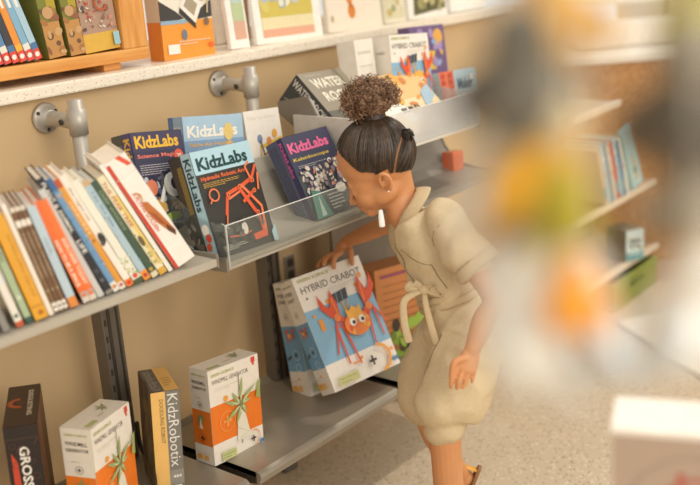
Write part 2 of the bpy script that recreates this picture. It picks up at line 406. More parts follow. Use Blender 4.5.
# ================================================================== BOOKS ON THE UPPER LEFT SHELF
def book(name, label, x, y, z, t, h, d, roll, cov, art=None, yaw=0, lean=0, group='picture books leaning on the upper left shelf', cat='book', front=None, top='#efe6d4'):
    M = pose(x, y, z, yaw, lean, roll); C = mat(fade(cov), .42, 0, .04, 20)
    mb = MB(); b = min(.0018, t*.2)
    mb.box((0, 0, 0), (t, b, h), C); mb.box((0, b, 0), (b, d, h), C); mb.box((t-b, b, 0), (t, d, h), C)
    o = mb.build(name, None, M); tag(o, label, cat, group)
    mb = MB(); mb.box((b, b, .003), (t-b, d-.003, h-.003), mat(top, .7, 0, .05, 200)); mb.build('pages', o)
    if art:
        a = Art(lambda u, v, k: (u, -.0002-k*.5, v), t, h); a.rect(0, 0, 1, 1, cov); art(a); a.done('spine_print', o)
    if front:
        a = Art(lambda u, v, k: (t+.0002+k*.5, u, v), d, h); front(a); a.done('cover_print', o)
    return o
def vt(a, s, u, v, length, col, wid, bold=.01):   # spine title reading downwards; wid = letter height as a share of the thickness
    V, Fc, asp = glyphs(s, bold); L = length
    a.raw([(u+y*wid, v-x*L) for x, y in V], Fc, col)
def s_a(a): a.rect(0, 0, 1, .12, '#6f6a64'); a.rect(0, .3, 1, .34, '#b8c6cc'); vt(a, 'SEEDS', .3, .8, .2, '#5d6b70', .5)
def s_b(a): a.rect(0, 0, 1, .05, '#c65a32'); a.disc(.5, .1, .3, '#3e6c54'); a.rect(0, .4, 1, .7, '#e3e7e2'); vt(a, 'WINTER', .3, .95, .2, '#9a5a3a', .45)
def s_c(a): a.rect(0, 0, 1, .06, '#33524a'); vt(a, 'GARDEN', .3, .9, .3, '#3f5a3c', .5); a.disc(.5, .25, .3, '#d9dccb')
def s_d(a): a.rect(0, 0, .12, 1, '#f0a41d'); vt(a, 'the little yellow train and', .5, .82, .6, '#a8641a', .3, 0); a.rect(0, .0, 1, .1, '#e8a92c'); a.disc(.6, .06, .22, '#b5651e'); a.rect(.1, .12, .9, .13, '#b9701c')
def s_brown(k):
    def f(a):
        a.rect(0, .82, 1, .88, '#f0e9dc'); a.rect(0, .96, 1, 1, '#e7ddca'); a.rect(0, .02, 1, .10, '#f0e9dc'); a.disc(.5, .06, .3, '#4a3524')
        vt(a, ['FARM STORIES', 'FOREST STORIES', 'RIVER STORIES'][k], .3, .76, .42, '#c9b291', .42); a.disc(.5, .22, .28, '#bda27e')
    return f
def s_lb(a): a.rect(0, 0, 1, .10, '#e08a3e'); a.rect(.06, .1, .10, 1, '#e7f0f4'); vt(a, 'clouds', .35, .7, .16, '#8fa9b8', .4)
def s_or(s_):
    def f(a): vt(a, s_, .22, .62, .46, '#fbe8d4', .55, .02); a.rect(0, 0, 1, .05, '#d8cfc0'); a.rect(0, .05, 1, .1, '#b5aea4'); a.disc(.5, .07, .3, '#e96b2c')
    return f
def s_bk(a):
    vt(a, 'PLANT & ANIMAL', .3, .96, .42, '#f2ece0', .5); vt(a, 'LIFE', .25, .47, .11, '#f7f2e8', .6); a.rect(0, 0, 1, .03, '#8a8478'); a.disc(.5, .2, .35, '#41454a'); a.disc(.5, .12, .3, '#5b5f60')
def s_k1(a): a.rect(0, .9, 1, 1, '#3d6a9c'); a.disc(.5, .85, .3, '#e7a447'); a.rect(0, 0, 1, .08, '#e9e3d6'); a.disc(.5, .04, .3, '#d8792e'); a.scatter(0, .1, 1, .9, 18, ['#8fb4d1', '#5b88b4'], .1, .3, 3)
def s_k2(a): a.rect(0, 0, 1, .06, '#e9e3d6'); a.disc(.5, .035, .3, '#c94a30'); vt(a, 'HARVEST', .3, .8, .3, '#fbe3b4', .4); a.rect(0, .93, 1, 1, '#c3532c'); a.disc(.5, .45, .25, '#a85c1c')
def s_l(a): a.disc(.6, .44, .45, '#35322e', .9); a.disc(.35, .40, .3, '#4a463f', .4); a.rect(0, 0, 1, .06, '#e67a28'); a.disc(.5, .03, .3, '#d12f28'); vt(a, 'the night cat', .3, .9, .3, '#84796a', .4)
def s_m(a): a.rect(0, .0, 1, .04, '#47563a'); a.scatter(0, .04, 1, .25, 16, ['#c9cfae', '#9aa874', '#d8c9a8'], .1, .3, 1); a.rect(.0, .3, .12, 1, '#d8d2c2'); a.disc(.5, .07, .3, '#d8483a')
def s_n(a): a.rect(0, 0, 1, .09, '#e48d33'); a.disc(.5, .045, .3, '#b6382a'); a.rect(0, .95, 1, 1, '#caa77a'); vt(a, 'by the sea', .3, .85, .3, '#5f7d92', .4); a.scatter(0, .1, 1, .9, 10, ['#8ba6b4'], .1, .25, 2)
def s_g(a): a.rect(0, 0, 1, .05, '#dcd2ae'); vt(a, 'DEEP WOODS', .3, .9, .4, '#8fa080', .45); a.disc(.5, .08, .3, '#b99843')
def s_p(a): a.rect(.5, .1, 1, .8, '#e9c96e'); a.disc(.4, .35, .3, '#6b5a3a', .8); a.rect(0, 0, 1, .06, '#d9a63c'); vt(a, 'THE PEAR TREE', .2, .95, .45, '#c2604a', .45); a.scatter(0, .1, 1, .5, 10, ['#d8c27a', '#b8b070'], .15, .35, 5)
def s_q(a): a.rect(0, 0, 1, .05, '#6b2a22'); a.rect(0, .05, 1, .08, '#e7dccb'); vt(a, 'BRAVE', .2, .28, .12, '#f3dccb', .5)
def s_r(a):   # thick white album with a red stripe and an orange leaf-winged bird
    a.rect(0, 0, .16, .98, '#c8402a'); a.rect(0, .84, 1, .845, '#d9d2c6'); a.poly([(.5, 1), (.72, 1), (.98, .90), (.78, .90)], '#d9502e')
    vt(a, 'A FLYING GOLDEN', .24, .70, .36, '#c64a34', .18, .02)
    a.poly([(.34, .72), (.45, .60), (.62, .58), (.80, .44), (.94, .28), (.82, .26), (.62, .32), (.44, .42), (.34, .54), (.42, .60)], '#bb6a2c')
    a.poly([(.42, .52), (.62, .46), (.78, .34), (.56, .38)], '#9a4c1e'); a.poly([(.74, .36), (.95, .27), (.84, .23), (.66, .30)], '#5a2c18'); a.poly([(.40, .70), (.50, .60), (.56, .66)], '#c98a3a')
BK = [  # x, t, h, roll, cover, art, label
 (.820, .012, .24, .275, '#c9c4ba', s_a, 'grey-white thin spine at the left edge of the frame, first of the leaning row'),
 (.846, .012, .24, .270, '#8d8a84', None, 'plain grey spine second from the left frame edge in the leaning row'),
 (.872, .013, .237, .268, '#ece5d8', s_b, 'white picture book spine with a rust-coloured foot, left of the green one'),
 (.891, .012, .232, .268, '#a9ba94', s_c, 'pale green spine just left of the wide yellow book'),
 (.908, .024, .228, .262, '#e3a536', s_d, 'wide yellow-orange picture book spine near the left frame edge'),
 (.936, .009, .248, .262, '#f1ebe0', None, 'plain white thin spine between the yellow and the brown books'),
 (.948, .008, .237, .262, '#7a5a3c', s_brown(0), 'brown spine with white bands, leftmost of the three matching ones'),
 (.9575, .008, .237, .262, '#6f5138', s_brown(1), 'brown spine with white bands, middle of the three matching ones'),
 (.967, .008, .237, .262, '#7c5c40', s_brown(2), 'brown spine with white bands, rightmost of the three matching ones'),
 (.979, .016, .230, .266, '#b9cdd8', s_lb, 'light blue spine with an orange foot right of the brown books'),
 (1.008, .013, .238, .335, '#ea6f32', s_or('HOW TO BE A SPACE'), 'bright orange spine with two rows of white capitals, left of the pair'),
 (1.023, .013, .238, .340, '#ee7a3a', s_or('EXPLORER TODAY'), 'bright orange spine with white capitals, right of the pair beside the black book'),
 (1.040, .012, .262, .385, '#c8ccc9', None, 'pale grey cover leaning between the orange pair and the black book'),
 (1.058, .014, .288, .425, '#23262c', s_bk, 'tall black spine with white title about plants and animals'),
 (1.075, .012, .283, .430, '#6f9cc4', s_k1, 'blue patterned spine right of the black book'),
 (1.0895, .012, .278, .435, '#e39a34', s_k2, 'amber spine with pale foot right of the blue patterned one'),
 (1.106, .014, .284, .450, '#f0eade', s_l, 'white spine with a black cat-like figure halfway down'),
 (1.1245, .017, .266, .458, '#e6e4d4', s_m, 'cream spine with green leaf pattern at its foot'),
 (1.147, .014, .262, .466, '#a9c0cb', s_n, 'blue-grey spine with orange foot left of the dark green book'),
 (1.166, .014, .256, .478, '#3d5340', s_g, 'dark green spine in the right half of the leaning row'),
 (1.185, .016, .262, .484, '#efe3bd', s_p, 'cream and yellow spine with pear tree picture right of the green one'),
 (1.207, .009, .290, .486, '#ece7de', None, 'thin white spine left of the red-striped album'),
]
for i, (x, t, h, r, c, art, lb) in enumerate(BK):
    book('picture_book', lb, x+.020+.012*i/21, 1.516, .809, t*.97, h*.875, .145 if i % 3 else .152, -r*.90, c, art, yaw=-.45)
book('picture_album', 'large white album with orange bird at the right end of the leaning row', 1.258, 1.518, .809, .046, .254, .150, -.455, '#efe9df', s_r, yaw=-.45)

# ================================================================== BOXED KITS
def kl_title(a, bg, fg, sub, subc, sb='#20222c', x0=.0, hb=.2):
    a.rect(x0, 1-hb, 1, 1, bg); a.rect(x0, 0, 1, 1-hb, sb)
    a.text('KidzLabs', x0+.06, 1-hb+.03, .84-x0, fg, .125, .035)
    a.text(sub, x0+.06, 1-hb-.075, .76-x0, subc, .05, .02)
def arm_front(a):
    a.rect(0, 0, 1, 1, '#9cc3d6'); kl_title(a, '#a9cbd8', '#123a3a', 'Hydraulic Robotic Arm', '#ee6a34', '#2b2a26', .0, .22)
    a.small(.07, .685, .6, 3, .017, '#cfa23c', .006)
    O = '#d8552f'; O2 = '#e5744a'
    a.line([(.30, .36), (.40, .55)], .045, O); a.line([(.38, .545), (.70, .60), (.86, .64)], .05, O); a.line([(.40, .50), (.66, .555)], .03, O2)
    a.line([(.60, .60), (.80, .30), (.84, .12)], .055, O); a.line([(.66, .60), (.90, .36), (.86, .10)], .04, O2); a.line([(.62, .44), (.84, .52)], .045, O)
    a.line([(.82, .60), (.98, .76)], .04, O); a.line([(.84, .64), (.80, .76), (.88, .80)], .03, O2); a.line([(.98, .68), (.92, .52)], .03, O2)
    a.poly([(.62, .12), (.88, .14), (.86, .07), (.64, .06)], O); a.line([(.30, .36), (.26, .28)], .02, O2)
    for u, v in ((.40, .54), (.62, .59), (.80, .31), (.84, .52), (.85, .62)): a.disc(u, v, .03, O2); a.disc(u, v, .014, '#7d2a14')
    a.ring(.17, .57, .075, .02, O2); a.line([(.08, .50), (.13, .54)], .02, O2)
    a.line([(.15, .30), (.28, .22), (.3, .2)], .012, '#bdb9ae'); a.line([(.22, .16), (.45, .14), (.6, .16)], .02, '#c75a3a'); a.disc(.5, .2, .05, '#d8d2c6', .08); a.small(.08, .08, .4, 3, .018, '#cfcabc', .006)
    a.scatter(.1, .02, .95, .3, 14, ['#4a4740', '#615a50', '#3a3a36'], .02, .06, 4); a.poly([(.92, 0), (1, 0), (1, .16), (.92, .1)], '#a9cbd8')
def spine_kl(bg, fg, right='#3a352c', rows='#b39648', frac=.42, title='KidzLabs'):
    def f(a):   # blue strip next to the front edge, dark back part
        a.rect(0, 0, 1-frac, 1, right); a.rect(1-frac, 0, 1, 1, bg)
        V, Fc, asp = glyphs(title, .03); a.raw([(1-frac+.06+y*(frac-.12), .95-x*.50) for x, y in V], Fc, fg)
        for i in range(4): a.rect(.30+i*.06, .45, .325+i*.06, .9, rows)
        a.disc(1-frac*.5, .28, frac*.4, '#e8e4da'); a.disc(1-frac*.4, .2, frac*.3, '#d24a30'); a.disc(1-frac*.6, .12, frac*.28, '#d95b38')
        a.scatter(.05, .05, 1-frac-.05, .4, 9, ['#6e6a60', '#8b867a', '#55504a'], .05, .15, 8)
    return f
def magic_front(a):
    kl_title(a, '#3f3c5a', '#e9b63a', 'Science Magic', '#ef7c68', '#35364e', 0, .19)
    a.disc(.86, .74, .095, '#e2604c'); a.text('20', .82, .72, .09, '#f7e9dc', .045, .03); a.small(.07, .67, .6, 5, .022, '#c6c1c4', .007)
    a.scatter(.1, .05, .95, .58, 110, ['#4c5a7a', '#7a8aa0', '#b7bcc4', '#2b2c40', '#8b6e48', '#5c5a68'], .015, .06, 11)
    a.disc(.18, .45, .11, '#d27a5c'); a.disc(.60, .46, .19, '#e3e1dd', .17); a.disc(.64, .47, .09, '#26283a'); a.disc(.82, .40, .1, '#dcdad6'); a.disc(.28, .25, .11, '#c9a04c'); a.line([(.3, .3), (.5, .55)], .06, '#e8e4dc'); a.disc(.5, .15, .16, '#8fae4c', .06); a.disc(.75, .2, .13, '#35406a'); a.small(.1, .08, .5, 2, .03, '#d9d4c8')
def air_front(a):
    kl_title(a, '#a9c6da', '#f2efe4', 'Table Air Hockey', '#e2b04a', '#7fa0c4', 0, .25); a.small(.07, .63, .8, 2, .02, '#f1efe6', .008)
    a.disc(.74, .82, .08, '#e6c878', .12); a.disc(.74, .68, .06, '#e0b064'); a.scatter(.05, .05, .95, .55, 22, ['#5d86b4', '#b9cde0', '#e3e6e4', '#4a6a94'], .04, .12, 5)
def kal_front(a):
    kl_title(a, '#3a3a58', '#f06a9c', 'Kaleidoscope', '#e9c64a', '#363b56', 0, .24); a.rect(0, 0, 1, .52, '#3f4a50'); a.small(.1, .63, .6, 2, .02, '#d9d4c8')
    a.scatter(.06, .30, .95, .62, 120, ['#e8dccb', '#d98a6a', '#b9a2a8', '#e9e4dc', '#8e7a84', '#c9b7a2', '#4c4a5c'], .015, .05, 7)
    a.disc(.72, .27, .11, '#e9e3d6', .075); a.disc(.9, .10, .04, '#e9e3d6'); a.poly([(.0, .0), (.34, .0), (.26, .30), (.10, .34)], '#4f8a7c'); a.poly([(.12, .02), (.22, .02), (.2, .26)], '#b7cfc4'); a.small(.38, .22, .3, 5, .04, '#c9cdc8', .014)
def white_front(a):
    a.rect(0, 0, 1, 1, '#efe8db'); a.text('Table Top Science', .08, .88, .8, '#d8cfc0', .05); a.poly([(.25, .12), (.95, .22), (.98, .66), (.32, .58)], '#e8bd4a'); a.rect(.35, .3, .85, .55, '#f3ecdc')
    for u, v, c in ((.35, .66, '#7c8aa8'), (.6, .62, '#e09050'), (.78, .70, '#e9a33c'), (.5, .45, '#c9853c'), (.75, .36, '#8d7a5c')): a.disc(u, v, .07, c, .09)
    a.line([(.35, .64), (.45, .38)], .04, '#6c6a70'); a.rect(.4, .03, .85, .11, '#cfc66a'); a.disc(.75, .27, .09, '#6b5a40', .07); a.scatter(.3, .14, .95, .3, 8, ['#c98c34', '#f1e0a0'], .02, .05, 3)
def white_top(a): a.rect(0, 0, 1, 1, '#e7dfd0')
KG = 'boxed science kits on the middle shelf'
def kit(label, p, body, fr, side=None, top=None, group=KG):
    art = {'front': fr}
    if side: art['left'] = side
    if top: art['top'] = top
    return carton('science_kit_box', label, 'box', p, body, art, group)
kit('light blue and black robotic arm kit box at the front of the middle shelf', (1.388, 1.530, .793, -.028, -.298, .023, .169, .229, .074), '#3b382f', arm_front, spine_kl('#a9cbd8', '#1c3a44'), lambda a: (a.rect(0, 0, 1, .58, '#b5d2da'), a.rect(0, .58, 1, 1, '#5c584c')))
kit('dark purple magic kit box with yellow title, left end of the middle shelf', (1.316, 1.661, .845, .141, -.220, .134, .159, .219, .055), '#33344a', magic_front, spine_kl('#46426a', '#d9a83a', '#4a4c48', '#8d8a84', .45), lambda a: a.rect(0, 0, 1, 1, '#5c5a6a'))
kit('pale blue kit box behind the robotic arm kit, white title', (1.500, 1.735, .837, -.10, -.112, .109, .172, .223, .055), '#8fb2cf', air_front, lambda a: (a.rect(0, 0, 1, 1, '#9cbcd6'), a.text('KidzLabs', .2, .86, .7, '#f2efe4', .05, .03), a.rect(0, 0, .35, 1, '#5b7aa8')))
kit('white and yellow tabletop science box at the back of the middle shelf', (1.700, 1.720, .834, .0, -.147, .06, .122, .207, .045), '#ece4d6', white_front, None, white_top)
kit('navy kit box with pink title leaning under the child\'s face', (1.716, 1.545, .790, -.01, -.455, .0, .165, .212, .056), '#34385c', kal_front, lambda a: (a.rect(0, 0, 1, 1, '#5a5f78'), a.rect(.72, 0, 1, 1, '#3b3960'), [a.rect(.1+k*.14, .05, .13+k*.14, .95, '#2b2e44') for k in range(4)], a.raw([(.76+y*.2, .95-x*.42) for x, y in glyphs('KidzLabs', .03)[0]], glyphs('KidzLabs', .03)[1], '#d85aa0')), lambda a: a.rect(0, 0, 1, 1, '#4c4f72'))
# windmill kits
GR = '#a9b878'; OR = '#ee7a1e'
def blades(a, cx, cy, r, col, ww=.05):
    for an, l in ((80, 1.15), (125, .75), (160, .95), (212, 1.0), (250, .9), (300, .6), (35, 1.1), (5, .6)):
        th = math.radians(an); dx, dy = math.cos(th)*r*l, math.sin(th)*r*l*a.W/a.H; nx, ny = -math.sin(th)*ww, math.cos(th)*ww*a.W/a.H
        a.poly([(cx, cy), (cx+dx*.45+nx, cy+dy*.45+ny), (cx+dx, cy+dy), (cx+dx*.5-nx*.5, cy+dy*.5-ny*.5)], col)
def cross(a, u, v, r, col): a.line([(u-r, v), (u+r, v)], r*.5, col); k = a.W/a.H; a.line([(u, v-r*k), (u, v+r*k)], r*.5, col)
def wind_front(a):
    a.rect(0, 0, 1, 1, '#efe8db'); a.rect(0, .22, 1, .62, OR); a.text('GREEN SCIENCE', .05, .925, .45, '#a9ac62', .03, .03)
    a.text('WINDMILL GENERATOR', .06, .845, .72, '#6c6257', .045, 0); a.rect(.85, .93, .93, .985, '#d8483a'); a.rect(.87, .90, .91, .93, '#d8483a')
    a.small(.1, .79, .5, 2, .02, '#c9c0b2', .005); a.disc(.30, .66, .045, '#f0a23c'); cross(a, .30, .42, .08, '#f5a050'); a.ring(.30, .42, .15, .012, '#f5a050')
    a.line([(.56, .12), (.57, .86)], .012, '#6b6a58'); a.poly([(.46, .16), (.50, .42), (.57, .5), (.66, .42), (.74, .16)], '#e7e2cf'); a.line([(.5, .3), (.7, .22), (.52, .18)], .012, '#c9c4ae')
    blades(a, .57, .55, .36, '#a4b272'); blades(a, .57, .55, .22, '#c2cb98', .03); a.disc(.57, .55, .04, '#7d8a50'); a.poly([(.86, .56), (.93, .72), (.98, .74), (.95, .54)], '#9aa860')
    a.ring(.78, .14, .11, .014, '#f0912e', -1.5, 1.9); cross(a, .76, .13, .05, '#3a3028'); a.rect(.12, .03, .40, .12, '#c3c98a'); a.small(.15, .085, .22, 2, .03, '#7d8448', .008); a.text('4M', .86, .05, .10, '#3a7ab0', .05, .04)
def wind_side(a):
    a.rect(0, 0, 1, 1, '#ece4d6'); a.rect(0, .20, 1, .57, OR); a.text('GREEN SCIENCE', .12, .93, .76, '#a9ac62', .02, .02)
    a.text('WINDMILL', .12, .845, .74, '#57504a', .035, .01); a.text('GENERATOR', .12, .79, .76, '#57504a', .03, .01); a.small(.25, .70, .5, 1, .02, '#b9b0a2', .006)
    a.ring(.5, .63, .12, .02, '#a49a8c'); cross(a, .5, .63, .06, '#3a3028'); blades(a, .5, .47, .30, '#8a9a5c', .06); a.poly([(.40, .38), (.5, .5), (.62, .38)], '#e7e2cf'); a.ring(.55, .28, .2, .02, '#c8641a'); cross(a, .55, .28, .11, '#4a2c14')
    a.rect(.2, .05, .45, .10, '#e9a33c'); a.rect(.55, .05, .8, .10, '#e9b35c'); a.rect(.1, .12, .9, .125, '#c9c0b2')
def wind_top(a):
    a.rect(0, 0, 1, 1, '#eee6d8'); a.rect(.06, .1, .3, .3, '#b7bb7c'); blades(a, .72, .55, .14, '#8e9a62', .02); a.rect(.4, .25, .55, .3, '#b9b0a2')
carton('windmill_kit_box', 'white and orange windmill kit box standing whole beside the gap in the bottom shelves', 'box', (1.387, 1.620, .281, -.020, -.037, .068, .157, .227, .063), '#ebe3d5', dict(front=wind_front, left=wind_side, top=wind_top), 'white and orange windmill kits')
carton('windmill_kit_box', 'white and orange windmill kit box cropped by the bottom edge, left of the yellow spine', 'box', (1.045, 1.588, .281, .35, -.001, .045, .145, .243, .070), '#ebe3d5', dict(front=wind_front, left=wind_side, top=wind_top), 'white and orange windmill kits')
# drawing robot kit and gross science kit
def rx_front(a):
    a.rect(0, 0, .5, 1, '#e9b968'); a.rect(.5, 0, 1, 1, '#77746c')
    V, Fc, _ = glyphs('KidzRobotix', 0); a.raw([(.57+y*.36, .97-x*.70) for x, y in V], Fc, '#e3e0d8')
    V, Fc, _ = glyphs('DOODLING ROBOT', 0); a.raw([(.28+y*.14, .93-x*.42) for x, y in V], Fc, '#6f5a38'); a.rect(.5, .1, 1, .24, '#8c897f'); a.text('4M', .6, .16, .3, '#e9e6dc', .03, .02); a.rect(.62, .02, .9, .09, '#e9e3d6')
def rx_side(a): a.rect(0, 0, 1, 1, '#6e6046'); a.scatter(0, 0, 1, 1, 20, ['#8a7a58', '#584c38', '#4c4436', '#7c6c50'], .08, .2, 2)
def rx_top(a): a.rect(0, 0, .55, 1, '#57504a'); a.rect(.5, 0, 1, 1, '#e3b364'); a.raw([(.1+y*.34, .05+x*.85) for x, y in glyphs('KidzRobotix', .02)[0]], glyphs('KidzRobotix', .02)[1], '#8e887c'); a.small(.6, .5, .3, 4, .1, '#a8843c', .03)
carton('robot_kit_box', 'tall narrow yellow and grey robot kit box standing spine outward on the bottom shelf', 'box', (1.222, 1.628, .281, -.511, -.031, .062, .061, .240, .149), '#6b6250', dict(front=rx_front, left=rx_side, top=rx_top), None, .001)
def gr_front(a):
    a.rect(0, 0, 1, 1, '#241b18'); a.rect(0, .9, 1, .905, '#4c3a30')
    V, Fc, _ = glyphs('GROSS LAB', .03); a.raw([(.38+y*.30, .84-x*.55) for x, y in V], Fc, '#efe9dd'); a.poly([(.14, .80), (.30, .72), (.36, .1), (.3, .05), (.22, .45), (.12, .56)], '#c8432c')
    for u, v, r in ((.5, .82, .12), (.25, .7, .1), (.8, .6, .1), (.2, .85, .09), (.75, .72, .07)): a.ring(u, v, r, .018, '#5a3c30')
    for u, v in ((.3, .8), (.6, .75), (.15, .5), (.85, .85)): a.line([(u, v), (u+.12, v+.05)], .02, '#6a4236')
def gr_top(a):
    a.rect(0, 0, 1, 1, '#3b2c24'); a.ring(.42, .55, .30, .16, '#b0512c', 1.6, 4.9); a.raw([(.66+y*.16, .85-x*.62) for x, y in glyphs('DISGUSTING', .03)[0]], glyphs('DISGUSTING', .03)[1], '#d8cdb8'); a.disc(.45, .55, .18, '#4a3024')
carton('slime_kit_box', 'dark brown kit box with big white lettering in the lower left corner', 'box', (.927, 1.700, .281, -.640, .007, .022, .064, .273, .20), '#4a3428', dict(front=gr_front, top=gr_top, right=lambda a: (a.rect(0, 0, 1, 1, '#6b4630'), a.line([(.3, 1), (.4, .5), (.35, 0)], .2, '#8a5c40'))), None, .001, .22)
# crab robot kits
def crab(a, cx, cy, s, leg=True):
    O = '#e0502a'; O2 = '#f08438'; Y = '#f2b040'; k = a.W/a.H
    P = lambda pts: [(cx+x*s, cy+y*s*k) for x, y in pts]
    for sx in (-1, 1):
        for j, (a1, a2) in enumerate((((-.55, .10), (-.85, -.55)), ((-.62, .0), (-.62, -.85)), ((-.42, -.1), (-.30, -.95)))):
            if sx == 1: a1 = (a1[0]*1.0, a1[1]+.15); a2 = (a2[0]*1.05, a2[1]+.32)
            a.line(P([(sx*.2*1, -.1), (sx*-a1[0], a1[1]+.12), (sx*-a2[0], a2[1])]), .11*s, O, .04*s)
        a.line(P([(sx*.25, .1), (sx*.5, .34)]), .13*s, O); o = .12 if sx == 1 else 0
        a.poly(P([(sx*.40, .25+o), (sx*.66, .34+o), (sx*.88, .62+o), (sx*.86, .98+o), (sx*.72, .66+o), (sx*.62, .58+o), (sx*.56, .68+o), (sx*.46, 1.02+o), (sx*.36, .62+o)]), O)
        a.line(P([(sx*.44, .34+o), (sx*.48, .8+o)]), .05*s, O2); a.disc(*P([(sx*.5, .3)])[0], .10*s, O2)
    a.disc(cx, cy, .40*s, O2, .30*s)
    a.scatter(cx-.32*s, cy-.2*s*k, cx+.32*s, cy+.12*s*k, 16, [O, O2, Y], .04*s, .09*s, 3)
    a.poly(P([(-.22, .1), (-.24, .42), (-.12, .36), (0, .46), (.1, .36), (.22, .42), (.24, .1)]), Y)
    for x in (-.13, .15): a.disc(cx+x*s, cy+.06*s*k, .10*s, '#f4efe4'); a.disc(cx+x*s+.01, cy+.05*s*k, .05*s, '#332a24')
def crab_front(a):
    a.rect(0, 0, 1, 1, '#efe8dc'); a.rect(0, .23, 1, .70, '#86b4d2'); a.text('GREEN SCIENCE', .05, .945, .46, '#a9ac62', .028, .03); a.text('HYBRID CRABOT', .06, .845, .88, '#4c4640', .06, 0)
    a.disc(.10, .80, .014, '#4c4640'); a.small(.42, .815, .5, 2, .018, '#c6bdb0', .005); a.disc(.35, .72, .028, '#efa23a'); a.disc(.90, .84, .03, '#efa23a', .03); a.disc(.80, .77, .022, '#efa23a')
    a.rect(.13, .50, .19, .60, '#ee9a2e'); a.disc(.1, .64, .02, '#ee9a2e')
    a.line([(.56, .52), (.52, .72)], .022, '#e9b04a'); a.line([(.56, .60), (.62, .68)], .015, '#e9b04a'); a.poly([(.40, .67), (.63, .69), (.65, .78), (.42, .76)], '#3a4048'); a.line([(.47, .68), (.49, .765)], .01, '#8a96a0'); a.line([(.55, .685), (.57, .775)], .01, '#8a96a0')
    crab(a, .62, .46, .47)
    a.ring(.73, .12, .15, .035, '#efa23a', -1.6, 1.5); cross(a, .62, .12, .055, '#2f2a28'); a.text('4M', .87, .04, .10, '#3a7ab0', .045, .05); a.rect(.07, .03, .37, .10, '#c9c88a'); a.small(.10, .075, .24, 2, .03, '#8a8a50', .006); a.rect(.34, .15, .44, .165, '#ee8a2e'); a.disc(.48, .18, .02, '#ee8a2e'); a.disc(.92, .15, .025, '#efa23a')
def crab_side(a):
    a.rect(0, 0, 1, 1, '#ebe3d6'); a.rect(0, .22, 1, .62, '#6fa3c8'); a.text('GREEN SCIENCE', .1, .94, .76, '#a9ac62', .018, .02); a.text('HYBRID', .12, .87, .55, '#4c4640', .032); a.text('CRABOT', .12, .815, .60, '#4c4640', .032)
    a.ring(.42, .70, .13, .02, '#a49a8c'); cross(a, .42, .70, .05, '#3a3028'); crab(a, .5, .53, .34); a.ring(.72, .37, .2, .02, '#d8e6ee'); cross(a, .72, .37, .09, '#27323c'); a.ring(.75, .26, .15, .02, '#d8e6ee'); a.line([(.2, .33), (.45, .36)], .1, '#3a4048'); a.rect(.2, .05, .45, .10, '#e9a33c'); a.rect(.55, .05, .75, .10, '#e9b35c'); a.disc(.65, .16, .06, '#efa23a')
    a.rect(.05, .135, .5, .14, '#c9c0b2')
def wtop(a): a.rect(0, 0, 1, 1, '#efe7da'); a.rect(.1, .2, .4, .5, '#b7bb7c')
CG = 'white and blue crab robot kits'
CRP = (1.751, 1.559, .334, -.199, -.448, -.038, .224, .305, .06)
carton('crab_kit_box', 'white and blue crab robot kit box tilted up by the child\'s hand', 'box', CRP, '#ebe4d8', dict(front=crab_front, left=crab_side, top=wtop), CG)
carton('crab_kit_box', 'crab robot kit box standing behind the one in the child\'s hand, narrow side showing', 'box', (1.786, 1.676, .281, -.06, -.23, .080, .17, .305, .066), '#ebe4d8', dict(front=crab_front, left=crab_side, top=wtop), CG)
carton('crab_kit_box', 'crab robot kit box facing front on the raised shelf, right of the hair bun', 'box', (2.183, 1.641, .925, -.056, -.121, .063, .165, .245, .060), '#ebe4d8', dict(front=crab_front, left=lambda a: (a.rect(0, 0, 1, 1, '#ece5da'), a.rect(.1, .35, .9, .356, '#cfc6b8'), a.text('HYBRID', .2, .8, .5, '#8a8278', .03), a.rect(.45, .1, .47, .6, '#d9d1c4')), top=wtop), CG)
carton('plain_kit_box', 'plain white kit box left of the crab kit on the raised shelf', 'box', (2.098, 1.685, .930, .0, -.116, .03, .078, .236, .062), '#e9e3d8', dict(front=lambda a: (a.rect(.1, .84, .8, .87, '#cfc9bc'), a.small(.12, .7, .7, 4, .1, '#cfc9bc', .012), a.rect(.45, .05, .47, .5, '#d6d0c4'))), None)
# brown cardboard kits
def kraft_f(a): a.rect(0, 0, 1, 1, '#b8743c'); a.rect(0, 0, 1, .26, '#7f9a34'); a.small(.12, .8, .7, 7, .075, '#8a5428', .012); a.scatter(0, .1, 1, .42, 26, ['#4a3a28', '#6a7a2c', '#8fae3c', '#30281c', '#9c5c2c'], .04, .12, 4); a.rect(.1, .9, .6, .93, '#8a3a5a')
carton('science_kit_box', 'orange-brown cardboard kit box with green foot at the child\'s waist', 'box', (2.06, 1.650, .281, -.30, -.05, 0, .19, .265, .09), '#a86a36', dict(front=kraft_f, left=lambda a: (a.rect(0, 0, 1, 1, '#c98c54'), a.small(.2, .8, .6, 5, .08, '#a8703c', .01))), 'brown cardboard kits')
carton('science_kit_box', 'tan cardboard kit box peeking out behind the crab kit and the child\'s wrist', 'box', (1.985, 1.735, .281, -.05, -.03, 0, .085, .268, .06), '#c98e58', dict(front=lambda a: (a.rect(0, 0, 1, 1, '#cd9058'), a.small(.15, .75, .7, 6, .06, '#a86f3c', .01), a.rect(.1, .42, .9, .424, '#a86f3c'))), 'brown cardboard kits')
